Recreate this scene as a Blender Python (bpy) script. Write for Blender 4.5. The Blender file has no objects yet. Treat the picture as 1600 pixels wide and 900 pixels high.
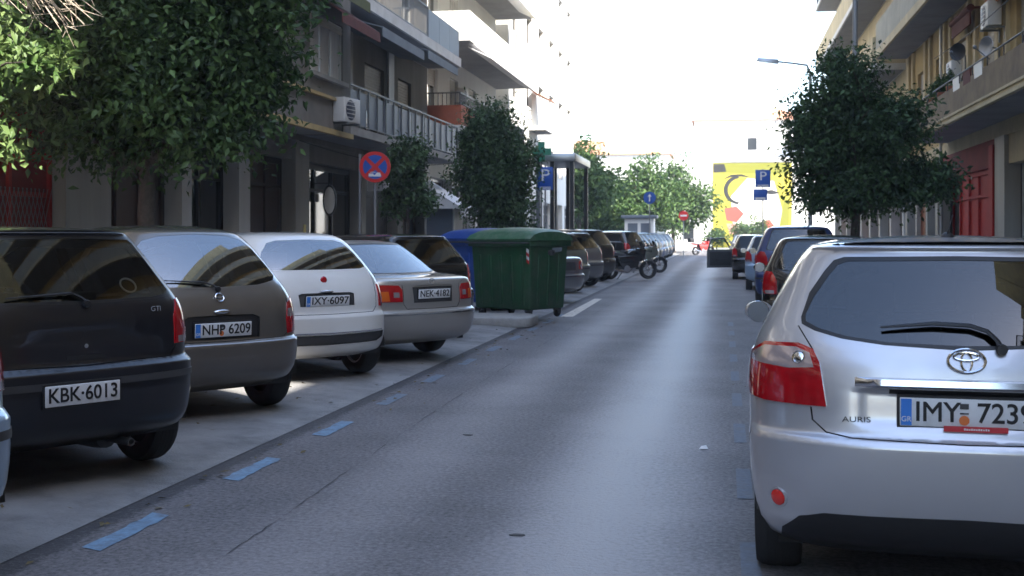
import bpy, bmesh, math, random
import numpy as np
from mathutils import Vector, Matrix
from mathutils.geometry import delaunay_2d_cdt
R = math.radians
random.seed(7)
scene = bpy.context.scene
COL = scene.collection

# ---------------------------------------------------------------- camera
EYE = 1.52
YAW = R(9.85)
cam = bpy.data.cameras.new("camera")
cam_o = bpy.data.objects.new("camera", cam)
COL.objects.link(cam_o)
cam.sensor_width = 36.0
cam.lens = 42.75
cam.shift_y = -84 / 1600
cam.clip_start = 0.05
cam.clip_end = 3000
cam_o.location = (0, 0, EYE)
cam_o.rotation_euler = (R(90), 0, YAW)
cam.dof.use_dof = True
cam.dof.focus_distance = 8.0
cam.dof.aperture_fstop = 5.6
scene.camera = cam_o

# ---------------------------------------------------------------- sky, sun, exposure
SUN_AZ, SUN_EL = R(130), R(43)          # azimuth clockwise from +Y
world = bpy.data.worlds.new("World")
scene.world = world
world.use_nodes = True
wn = world.node_tree
for n in list(wn.nodes):
    wn.nodes.remove(n)
w_out = wn.nodes.new("ShaderNodeOutputWorld")
w_bg = wn.nodes.new("ShaderNodeBackground")
w_sky = wn.nodes.new("ShaderNodeTexSky")
w_sky.sky_type = 'NISHITA'
w_sky.sun_disc = False
w_sky.sun_elevation = SUN_EL
w_sky.sun_rotation = SUN_AZ
w_sky.air_density = 1.0
w_sky.dust_density = 1.0
w_sky.ozone_density = 1.0
w_bg.inputs["Strength"].default_value = 0.15
wn.links.new(w_sky.outputs[0], w_bg.inputs[0])
wn.links.new(w_bg.outputs[0], w_out.inputs[0])
sun = bpy.data.lights.new("sun", 'SUN')
sun.energy = 3.6
sun.angle = R(0.53)
sun.color = (1.0, 0.94, 0.85)
sun_o = bpy.data.objects.new("sun", sun)
COL.objects.link(sun_o)
to_sun = Vector((math.sin(SUN_AZ) * math.cos(SUN_EL), math.cos(SUN_AZ) * math.cos(SUN_EL), math.sin(SUN_EL)))
sun_o.rotation_euler = to_sun.to_track_quat('Z', 'Y').to_euler()
sun_o.location = (20, -20, 40)
scene.view_settings.view_transform = 'Standard'
scene.view_settings.look = 'None'
scene.view_settings.exposure = 2.36
scene.view_settings.gamma = 1.0
scene.cycles.max_bounces = 8
scene.cycles.transparent_max_bounces = 12
scene.cycles.use_denoising = True


def at(u, z):
    """street position of the point seen in column u of the photograph, z metres ahead"""
    m = (u - 800) / 1900
    c, s = math.cos(YAW), math.sin(YAW)
    return (z * (m * c - s), z * (m * s + c))


def hgt(v, z):
    return EYE + (366 - v) * z / 1900


# ---------------------------------------------------------------- tags and objects
def tag(o, label=None, cat=None, group=None, kind=None):
    if label: o["label"] = label
    if cat: o["category"] = cat
    if group: o["group"] = group
    if kind: o["kind"] = kind
    return o


def empty(name, loc=(0, 0, 0), rz=0.0, label=None, cat=None, group=None):
    o = bpy.data.objects.new(name, None)
    o.empty_display_size = 0.2
    COL.objects.link(o)
    o.location = loc
    o.rotation_euler = (0, 0, rz)
    return tag(o, label, cat, group)


def link(name, me, parent=None, loc=None, rot=None):
    o = bpy.data.objects.new(name, me)
    COL.objects.link(o)
    if parent is not None: o.parent = parent
    if loc is not None: o.location = loc
    if rot is not None: o.rotation_euler = rot
    return o


def copy_tree(o, parent=None):
    c = o.copy()
    COL.objects.link(c)
    if parent is not None: c.parent = parent
    for ch in list(o.children):
        copy_tree(ch, c)
    return c


class MB:
    """collects simple solids into ONE mesh"""
    def __init__(self):
        self.v, self.f, self.s = [], [], []

    def add(self, vs, fs, smooth=False):
        n = len(self.v)
        self.v.extend([tuple(p) for p in vs])
        self.f.extend([tuple(i + n for i in f) for f in fs])
        self.s.extend([smooth] * len(fs))
        return self

    def box(self, x0, x1, y0, y1, z0, z1):
        if x0 > x1: x0, x1 = x1, x0
        if y0 > y1: y0, y1 = y1, y0
        return self.add([(x0, y0, z0), (x1, y0, z0), (x1, y1, z0), (x0, y1, z0),
                         (x0, y0, z1), (x1, y0, z1), (x1, y1, z1), (x0, y1, z1)],
                        [(0, 3, 2, 1), (4, 5, 6, 7), (0, 1, 5, 4), (1, 2, 6, 5), (2, 3, 7, 6), (3, 0, 4, 7)])

    def hexa(self, p):
        return self.add(p, [(0, 3, 2, 1), (4, 5, 6, 7), (0, 1, 5, 4), (1, 2, 6, 5), (2, 3, 7, 6), (3, 0, 4, 7)])

    def tube(self, path, rad, n=8, cap=True, flat=1.0):
        path = [Vector(p) for p in path]
        if not hasattr(rad, '__len__'): rad = [rad] * len(path)
        vs, fs = [], []
        up0 = None
        for i, p in enumerate(path):
            a = path[max(i - 1, 0)]
            b = path[min(i + 1, len(path) - 1)]
            d = (b - a).normalized()
            ref = Vector((0, 0, 1)) if abs(d.z) < 0.9 else Vector((1, 0, 0))
            e1 = d.cross(ref).normalized() if up0 is None else (up0 - d * up0.dot(d)).normalized()
            up0 = e1
            e2 = d.cross(e1)
            for k in range(n):
                t = 2 * math.pi * k / n
                vs.append(p + e1 * math.cos(t) * rad[i] + e2 * math.sin(t) * rad[i] * flat)
        for i in range(len(path) - 1):
            for k in range(n):
                k2 = (k + 1) % n
                fs.append((i * n + k, i * n + k2, (i + 1) * n + k2, (i + 1) * n + k))
        if cap:
            fs.append(tuple(range(n))[::-1])
            fs.append(tuple((len(path) - 1) * n + k for k in range(n)))
        return self.add(vs, fs, True)

    def lathe(self, prof, axis='z', n=24, c=(0, 0, 0), closed=False):
        """prof: (radius, along) pairs"""
        vs, fs = [], []
        for r, h in prof:
            for k in range(n):
                t = 2 * math.pi * k / n
                a, b = r * math.cos(t), r * math.sin(t)
                if axis == 'z': p = (a, b, h)
                elif axis == 'x': p = (h, a, b)
                else: p = (b, h, a)
                vs.append((p[0] + c[0], p[1] + c[1], p[2] + c[2]))
        m = len(prof)
        for i in range(m if closed else m - 1):
            j = (i + 1) % m
            for k in range(n):
                k2 = (k + 1) % n
                fs.append((i * n + k, i * n + k2, j * n + k2, j * n + k))
        if not closed:
            fs.append(tuple(range(n))[::-1])
            fs.append(tuple((m - 1) * n + k for k in range(n)))
        return self.add(vs, fs, True)

    def prism(self, poly, h0, h1, axis='z'):
        """poly in the plane across the axis, from h0 to h1"""
        def P(a, b, h):
            return {'z': (a, b, h), 'y': (a, h, b), 'x': (h, a, b)}[axis]
        n = len(poly)
        vs = [P(a, b, h0) for a, b in poly] + [P(a, b, h1) for a, b in poly]
        fs = [tuple(range(n))[::-1], tuple(range(n, 2 * n))]
        fs += [(i, (i + 1) % n, n + (i + 1) % n, n + i) for i in range(n)]
        return self.add(vs, fs)

    def ball(self, c, r, sq=(1, 1, 1), nu=14, nv=8):
        pr = [(max(math.cos(t), 1e-3), math.sin(t)) for t in np.linspace(-math.pi / 2, math.pi / 2, nv)]
        vs, fs = [], []
        for a, h in pr:
            for k in range(nu):
                t = 2 * math.pi * k / nu
                vs.append((c[0] + r * sq[0] * a * math.cos(t), c[1] + r * sq[1] * a * math.sin(t), c[2] + r * sq[2] * h))
        for i in range(nv - 1):
            for k in range(nu):
                k2 = (k + 1) % nu
                fs.append((i * nu + k, i * nu + k2, (i + 1) * nu + k2, (i + 1) * nu + k))
        return self.add(vs, fs, True)

    def mesh(self, name, mat, bevel=0.0, seg=2):
        me = bpy.data.meshes.new(name)
        me.from_pydata(self.v, [], self.f)
        me.polygons.foreach_set("use_smooth", self.s)
        if bevel > 0 or True:
            bm = bmesh.new()
            bm.from_mesh(me)
            bmesh.ops.recalc_face_normals(bm, faces=bm.faces)
            if bevel > 0:
                ed = [e for e in bm.edges if len(e.link_faces) == 2 and e.calc_face_angle(0) > 0.6]
                bmesh.ops.bevel(bm, geom=ed, offset=bevel, segments=seg, profile=0.5, affect='EDGES', clamp_overlap=True)
                for f in bm.faces: f.smooth = True
            bm.to_mesh(me)
            bm.free()
        if bevel > 0:
            me.set_sharp_from_angle(angle=R(50))
        elif any(self.s):
            me.set_sharp_from_angle(angle=R(45))
        if mat is not None: me.materials.append(mat)
        return me

    def build(self, name, mat, parent=None, bevel=0.0, seg=2, loc=None, rot=None):
        return link(name, self.mesh(name, mat, bevel, seg), parent, loc, rot)


# ---------------------------------------------------------------- materials
def mat(name, base, rough=0.6, metal=0.0, coat=0.0, var=0.0, vscale=3.0, bump=0.0, bscale=40.0,
        spec=0.5, emit=None, estr=0.0, dirt=None, streak=False, rvar=0.0, alpha=None):
    m = bpy.data.materials.new(name)
    m.use_nodes = True
    nt = m.node_tree
    b = nt.nodes["Principled BSDF"]
    b.inputs["Base Color"].default_value = (*base, 1)
    b.inputs["Roughness"].default_value = rough
    b.inputs["Metallic"].default_value = metal
    b.inputs["Specular IOR Level"].default_value = spec
    b.inputs["Coat Weight"].default_value = coat
    b.inputs["Coat Roughness"].default_value = 0.04
    if emit:
        b.inputs["Emission Color"].default_value = (*emit, 1)
        b.inputs["Emission Strength"].default_value = estr
    tc = None
    if var or bump or dirt or rvar:
        tc = nt.nodes.new("ShaderNodeTexCoord")
        geo = nt.nodes.new("ShaderNodeNewGeometry")
    col = None
    if var:
        mp = nt.nodes.new("ShaderNodeMapping")
        if streak: mp.inputs["Scale"].default_value = (1, 1, 0.12)
        nt.links.new(geo.outputs["Position"], mp.inputs[0])
        n = nt.nodes.new("ShaderNodeTexNoise")
        n.inputs["Scale"].default_value = vscale
        n.inputs["Detail"].default_value = 6
        n.inputs["Roughness"].default_value = 0.65
        nt.links.new(mp.outputs[0], n.inputs["Vector"])
        cr = nt.nodes.new("ShaderNodeValToRGB")
        lo = [max(0, c * (1 - var)) for c in base]
        hi = [min(1, c * (1 + var)) for c in base]
        cr.color_ramp.elements[0].color = (*lo, 1)
        cr.color_ramp.elements[1].color = (*hi, 1)
        cr.color_ramp.elements[0].position = 0.3
        cr.color_ramp.elements[1].position = 0.7
        nt.links.new(n.outputs["Fac"], cr.inputs[0])
        col = cr.outputs[0]
        nt.links.new(col, b.inputs["Base Color"])
    if dirt:
        n = nt.nodes.new("ShaderNodeTexNoise")
        n.inputs["Scale"].default_value = dirt[1]
        n.inputs["Detail"].default_value = 8
        n.inputs["Roughness"].default_value = 0.7
        nt.links.new(geo.outputs["Position"], n.inputs["Vector"])
        mr = nt.nodes.new("ShaderNodeMapRange")
        mr.inputs[1].default_value = 0.45
        mr.inputs[2].default_value = 0.75
        mr.inputs[4].default_value = dirt[2]
        nt.links.new(n.outputs["Fac"], mr.inputs[0])
        mx = nt.nodes.new("ShaderNodeMix")
        mx.data_type = 'RGBA'
        nt.links.new(mr.outputs[0], mx.inputs["Factor"])
        if col: nt.links.new(col, mx.inputs["A"])
        else: mx.inputs["A"].default_value = (*base, 1)
        mx.inputs["B"].default_value = (*dirt[0], 1)
        nt.links.new(mx.outputs["Result"], b.inputs["Base Color"])
    if rvar:
        n = nt.nodes.new("ShaderNodeTexNoise")
        n.inputs["Scale"].default_value = 9.0
        n.inputs["Detail"].default_value = 5
        nt.links.new(geo.outputs["Position"], n.inputs["Vector"])
        mr = nt.nodes.new("ShaderNodeMapRange")
        mr.inputs[3].default_value = max(0.02, rough - rvar)
        mr.inputs[4].default_value = rough + rvar
        nt.links.new(n.outputs["Fac"], mr.inputs[0])
        nt.links.new(mr.outputs[0], b.inputs["Roughness"])
    if bump:
        n = nt.nodes.new("ShaderNodeTexNoise")
        n.inputs["Scale"].default_value = bscale
        n.inputs["Detail"].default_value = 4
        nt.links.new(geo.outputs["Position"], n.inputs["Vector"])
        bp = nt.nodes.new("ShaderNodeBump")
        bp.inputs["Strength"].default_value = bump
        bp.inputs["Distance"].default_value = 0.02
        nt.links.new(n.outputs["Fac"], bp.inputs["Height"])
        nt.links.new(bp.outputs[0], b.inputs["Normal"])
    return m


def glass_mat(name, tint, refl=0.06, rough=0.0):
    """thin window glass: tinted see-through plus mirror by Fresnel"""
    m = bpy.data.materials.new(name)
    m.use_nodes = True
    nt = m.node_tree
    for n in list(nt.nodes): nt.nodes.remove(n)
    o = nt.nodes.new("ShaderNodeOutputMaterial")
    mx = nt.nodes.new("ShaderNodeMixShader")
    tr = nt.nodes.new("ShaderNodeBsdfTransparent")
    gl = nt.nodes.new("ShaderNodeBsdfGlossy")
    fr = nt.nodes.new("ShaderNodeFresnel")
    ad = nt.nodes.new("ShaderNodeMath")
    ad.operation = 'ADD'
    ad.inputs[1].default_value = refl
    ad.use_clamp = True
    fr.inputs[0].default_value = 1.55
    tr.inputs[0].default_value = (*tint, 1)
    gl.inputs["Roughness"].default_value = rough
    nt.links.new(fr.outputs[0], ad.inputs[0])
    nt.links.new(ad.outputs[0], mx.inputs[0])
    nt.links.new(tr.outputs[0], mx.inputs[1])
    nt.links.new(gl.outputs[0], mx.inputs[2])
    nt.links.new(mx.outputs[0], o.inputs[0])
    return m


def leaf_mat(name, dark, light, trans=0.35, rough=0.5):
    m = bpy.data.materials.new(name)
    m.use_nodes = True
    nt = m.node_tree
    b = nt.nodes["Principled BSDF"]
    out = nt.nodes["Material Output"]
    geo = nt.nodes.new("ShaderNodeNewGeometry")
    cr = nt.nodes.new("ShaderNodeValToRGB")
    cr.color_ramp.elements[0].color = (*dark, 1)
    cr.color_ramp.elements[1].color = (*light, 1)
    ns = nt.nodes.new("ShaderNodeTexNoise")          # paler and darker clumps of leaf colour
    ns.inputs["Scale"].default_value = 2.6
    ns.inputs["Detail"].default_value = 3
    nt.links.new(geo.outputs["Position"], ns.inputs["Vector"])
    m1 = nt.nodes.new("ShaderNodeMath")
    m1.operation = 'MULTIPLY_ADD'
    m1.inputs[1].default_value = 2.6
    m1.inputs[2].default_value = -1.25
    nt.links.new(ns.outputs["Fac"], m1.inputs[0])
    m2 = nt.nodes.new("ShaderNodeMath")
    m2.operation = 'MULTIPLY_ADD'
    m2.inputs[1].default_value = .8
    m2.use_clamp = True
    nt.links.new(geo.outputs["Random Per Island"], m2.inputs[0])
    nt.links.new(m1.outputs[0], m2.inputs[2])
    nt.links.new(m2.outputs[0], cr.inputs[0])
    nt.links.new(cr.outputs[0], b.inputs["Base Color"])
    b.inputs["Roughness"].default_value = rough
    b.inputs["Specular IOR Level"].default_value = 0.32
    t = nt.nodes.new("ShaderNodeBsdfTranslucent")
    nt.links.new(cr.outputs[0], t.inputs[0])
    mx = nt.nodes.new("ShaderNodeMixShader")
    mx.inputs[0].default_value = trans
    nt.links.new(b.outputs[0], mx.inputs[1])
    nt.links.new(t.outputs[0], mx.inputs[2])
    nt.links.new(mx.outputs[0], out.inputs[0])
    return m


def road_mat():
    """asphalt: aggregate speckle, patches, and polished lighter wheel track along the lane"""
    m = bpy.data.materials.new("asphalt")
    m.use_nodes = True
    nt = m.node_tree
    L = nt.links.new
    b = nt.nodes["Principled BSDF"]
    geo = nt.nodes.new("ShaderNodeNewGeometry")
    sep = nt.nodes.new("ShaderNodeSeparateXYZ")
    L(geo.outputs["Position"], sep.inputs[0])

    def noise(scale, det=5, rough=0.6, vec=None):
        n = nt.nodes.new("ShaderNodeTexNoise")
        n.inputs["Scale"].default_value = scale
        n.inputs["Detail"].default_value = det
        n.inputs["Roughness"].default_value = rough
        L(vec or geo.outputs["Position"], n.inputs["Vector"])
        return n.outputs["Fac"]

    def math_(op, a, c, clamp=False):
        n = nt.nodes.new("ShaderNodeMath")
        n.operation = op
        n.use_clamp = clamp
        for i, q in enumerate((a, c)):
            if isinstance(q, (int, float)): n.inputs[i].default_value = q
            else: L(q, n.inputs[i])
        return n.outputs[0]
    mp = nt.nodes.new("ShaderNodeMapping")
    mp.inputs["Scale"].default_value = (1.0, 0.07, 1.0)
    L(geo.outputs["Position"], mp.inputs[0])
    wob = noise(0.8, 3, 0.5, mp.outputs[0])
    xw = math_('ADD', sep.outputs[0], math_('MULTIPLY', math_('SUBTRACT', wob, 0.5), 0.7))
    # wheel track bumps round x=-0.75 and x=-2.0
    def track(c, w):
        d = math_('DIVIDE', math_('SUBTRACT', xw, c), w)
        return math_('POWER', 2.718, math_('MULTIPLY', math_('MULTIPLY', d, d), -1.0))
    tr = math_('ADD', track(-0.62, 0.42), math_('MULTIPLY', track(-1.95, 0.35), 0.45), True)
    big = noise(0.7, 7, 0.68)
    fine = noise(34, 3, 0.75)
    mid = noise(24, 5, 0.8)
    val = math_('ADD', math_('MULTIPLY', big, 0.9), math_('ADD', math_('MULTIPLY', fine, 1.9), math_('MULTIPLY', mid, 0.6)))
    val = math_('ADD', val, math_('MULTIPLY', tr, 0.80))
    # grimy gutter along the parking bay
    gx = math_('ADD', sep.outputs[0], math_('MULTIPLY', math_('SUBTRACT', noise(3.0, 5, 0.7), 0.5), 0.16))
    gut = math_('MULTIPLY', math_('SUBTRACT', -3.11, gx), 12.0, True)
    val = math_('SUBTRACT', val, math_('MULTIPLY', gut, 0.42))
    cr = nt.nodes.new("ShaderNodeValToRGB")
    cr.color_ramp.elements[0].position = 0.47
    cr.color_ramp.elements[1].position = 0.86
    cr.color_ramp.elements[0].color = (0.052, 0.0485, 0.0505, 1)
    cr.color_ramp.elements[1].color = (0.285, 0.266, 0.268, 1)
    L(math_('MULTIPLY', val, 0.355), cr.inputs[0])
    L(cr.outputs[0], b.inputs["Base Color"])
    rr = nt.nodes.new("ShaderNodeMapRange")
    rr.inputs[3].default_value = 0.78
    rr.inputs[4].default_value = 0.50
    L(tr, rr.inputs[0])
    L(rr.outputs[0], b.inputs["Roughness"])
    bp = nt.nodes.new("ShaderNodeBump")
    bp.inputs["Strength"].default_value = 0.5
    bp.inputs["Distance"].default_value = 0.012
    L(fine, bp.inputs["Height"])
    L(bp.outputs[0], b.inputs["Normal"])
    return m


def paint(name, base, metal=0.0, rough=0.35, coat=1.0, dust=0.10, dustcol=(0.30, 0.28, 0.25)):
    return mat(name, base, rough, metal, coat, dirt=(dustcol, 2.2, dust), rvar=0.06)


M = {}
M['asphalt'] = road_mat()
M['bay'] = mat("bay_concrete", (0.25, 0.245, 0.24), 0.8, var=0.26, vscale=1.1, bump=0.5, bscale=60, dirt=((0.05, 0.05, 0.05), 2.5, 0.6))
M['pave'] = mat("paving", (0.26, 0.25, 0.235), 0.85, var=0.2, vscale=1.5, bump=0.3, bscale=30)
M['kerb'] = mat("kerbstone", (0.33, 0.32, 0.30), 0.8, var=0.22, vscale=4, bump=0.4, bscale=25)
M['earth'] = mat("ground_far", (0.2, 0.19, 0.175), 0.9, var=0.2, vscale=0.3)
M['blueline'] = mat("blue_road_paint", (0.16, 0.27, 0.385), 0.75, var=0.25, vscale=30, dirt=((0.12, 0.13, 0.15), 11, 1.0))
M['blueworn'] = mat("blue_road_paint_worn", (0.145, 0.185, 0.235), 0.75, var=0.25, vscale=30, dirt=((0.125, 0.128, 0.14), 7, 1.0))
M['bluefaint'] = mat('blue_road_paint_faint', (0.125, 0.145, 0.18), 0.75, var=0.25, vscale=30, dirt=((0.15, 0.145, 0.145), 7, 1.0))
M['whiteline'] = mat("white_road_paint", (0.62, 0.55, 0.46), 0.7, dirt=((0.1, 0.1, 0.1), 6, 0.8))
M['crack'] = mat("crack_tar", (0.075, 0.073, 0.074), 0.9, var=.5, vscale=12)
M['patch'] = mat("road_patch", (0.05, 0.05, 0.053), 0.7, var=0.3, vscale=5, bump=0.4, bscale=60)
M['rubber'] = mat("tyre_rubber", (0.018, 0.018, 0.019), 0.75, var=0.2, vscale=8)
M['blackpl'] = mat("black_plastic", (0.016, 0.016, 0.018), 0.5, rvar=0.1)
M['greypl'] = mat("grey_plastic", (0.055, 0.055, 0.058), 0.5, var=0.15, vscale=5)
M['seal'] = mat("black_seal", (0.012, 0.012, 0.013), 0.4)
M['gap'] = mat("panel_gap", (0.006, 0.006, 0.007), 0.8)
M['inter'] = mat("interior_trim", (0.028, 0.027, 0.027), 0.8)
M['seatf'] = mat("seat_fabric", (0.06, 0.06, 0.065), 0.9, var=0.2, vscale=12)
M['mirrorglass'] = mat('mirror_silvered', (0.30, 0.32, 0.34), 0.08, 1.0)
M['chrome'] = mat("chrome", (0.72, 0.73, 0.75), 0.12, 1.0)
M['rim'] = mat("rim_alloy", (0.42, 0.42, 0.44), 0.35, 0.8)
M['rimdark'] = mat("rim_steel", (0.05, 0.05, 0.055), 0.5, 0.3)
M['redlens'] = mat("red_lens", (0.42, 0.007, 0.012), 0.12, 0, 1.0, var=0.25, vscale=14)
M['redlens2'] = mat("red_reflector", (0.75, 0.03, 0.02), 0.2, 0, 1.0)
M['orangelens'] = mat("orange_lens", (0.75, 0.14, 0.015), 0.15, 0, 1.0)
M['clearlens'] = mat("clear_lens", (0.50, 0.42, 0.42), 0.2, 0.5, 1.0)
M['headlens'] = mat("headlamp_lens", (0.55, 0.56, 0.58), 0.1, 0.4, 1.0)
M['plate'] = mat("plate_white", (0.74, 0.75, 0.76), 0.45, dirt=((0.4, 0.39, 0.37), 18, 0.35))
M['plateblue'] = mat("plate_blue", (0.04, 0.22, 0.70), 0.4)
M['ink'] = mat("black_ink", (0.012, 0.012, 0.014), 0.5)
M['redink'] = mat("red_strip", (0.55, 0.03, 0.04), 0.5)
M['orangeink'] = mat("orange_disc", (0.75, 0.2, 0.05), 0.5)
M['whiteink'] = mat("white_print", (0.78, 0.78, 0.78), 0.5)
M['glassdark'] = glass_mat("glass_privacy", (0.06, 0.07, 0.08), 0.05)
M['glass'] = glass_mat("car_glass", (0.62, 0.68, 0.68), 0.21)
M['glassfar'] = mat("car_glass_far", (0.012, 0.014, 0.016), 0.05, 0, 0.0, spec=0.4)
M['glassdim'] = glass_mat('car_glass_dim', (0.45, 0.50, 0.48), 0.05)
M['winglass'] = mat("window_glass", (0.02, 0.024, 0.028), 0.04, 0, spec=0.8)
M['silver'] = paint("silver_paint", (0.55, 0.55, 0.575), 0.55, 0.32, dust=0.06)
M['navy'] = paint("dark_navy_paint", (0.005, 0.005, 0.009), 0.0, 0.4, 0.6, dust=0.012)
M['taupe'] = paint("grey_brown_paint", (0.150, 0.132, 0.112), 0.4, 0.34, dust=0.12)
M['white'] = paint("white_paint", (0.78, 0.77, 0.74), 0.0, 0.35, dust=0.10)
M['champagne'] = paint("silver_beige_paint", (0.43, 0.41, 0.38), 0.5, 0.34, dust=0.12)
M['black'] = paint("black_paint", (0.010, 0.010, 0.011), 0.1, 0.25, dust=0.012)
M['grey'] = paint("grey_paint", (0.20, 0.205, 0.215), 0.5, 0.33)
M['greengrey'] = paint("green_grey_paint", (0.17, 0.19, 0.16), 0.5, 0.33)
M['bluecar'] = paint("blue_paint", (0.02, 0.05, 0.17), 0.3, 0.3)
M['skyblue'] = paint("light_blue_paint", (0.36, 0.48, 0.62), 0.4, 0.3)
M['redcar'] = paint("red_paint", (0.42, 0.02, 0.015), 0.1, 0.3)
M['darkgreen'] = paint("dark_green_paint", (0.02, 0.06, 0.045), 0.2, 0.3)
M['bark'] = mat("bark", (0.075, 0.06, 0.048), 0.9, var=0.4, vscale=9, bump=0.9, bscale=30)
M['twig'] = mat("dry_twig", (0.42, 0.35, 0.27), 0.9, var=0.2, vscale=9)
M['leaf'] = leaf_mat("leaf_dark", (0.022, 0.048, 0.018), (0.115, 0.205, 0.065), 0.28)
M['leafb'] = leaf_mat("leaf_dark_cool", (0.020, 0.043, 0.019), (0.095, 0.170, 0.062), 0.27)
M['leafy'] = leaf_mat("leaf_bright", (0.06, 0.125, 0.03), (0.20, 0.28, 0.10), 0.35)
M['leaffar'] = leaf_mat("leaf_far", (0.03, 0.075, 0.014), (0.11, 0.175, 0.05), 0.3)
# ================================================================ text, plates, emblem helpers
def text_mesh(s, size, mtl, extrude=0.001, sx=1.0, bold=0.0):
    cu = bpy.data.curves.new("lettering", 'FONT')
    cu.body = s
    cu.size = size
    cu.extrude = extrude
    cu.bevel_depth = size * bold
    cu.align_x = 'CENTER'
    cu.align_y = 'CENTER'
    o = bpy.data.objects.new("lettering", cu)
    COL.objects.link(o)
    dg = bpy.context.evaluated_depsgraph_get()
    dg.update()
    me = bpy.data.meshes.new_from_object(o.evaluated_get(dg))
    bpy.data.objects.remove(o)
    bpy.data.curves.remove(cu)
    me.materials.clear()
    me.materials.append(mtl)
    for v in me.vertices: v.co.x *= sx
    return me


# ================================================================ car body: stacked plan outlines, cut into panels
def pchip(xs, ys, xq):
    xs, ys = np.asarray(xs, float), np.asarray(ys, float)
    h = np.diff(xs)
    d = np.diff(ys) / h
    m = np.zeros_like(ys)
    for i in range(1, len(xs) - 1):
        if d[i - 1] * d[i] > 0:
            w1, w2 = 2 * h[i] + h[i - 1], h[i] + 2 * h[i - 1]
            m[i] = (w1 + w2) / (w1 / d[i - 1] + w2 / d[i])
    m[0], m[-1] = d[0], d[-1]
    i = np.clip(np.searchsorted(xs, xq, side='right') - 1, 0, len(xs) - 2)
    t = (xq - xs[i]) / h[i]
    return ((1 + 2 * t) * (1 - t) ** 2 * ys[i] + t * (1 - t) ** 2 * h[i] * m[i] +
            t * t * (3 - 2 * t) * ys[i + 1] + t * t * (t - 1) * h[i] * m[i + 1])


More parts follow.
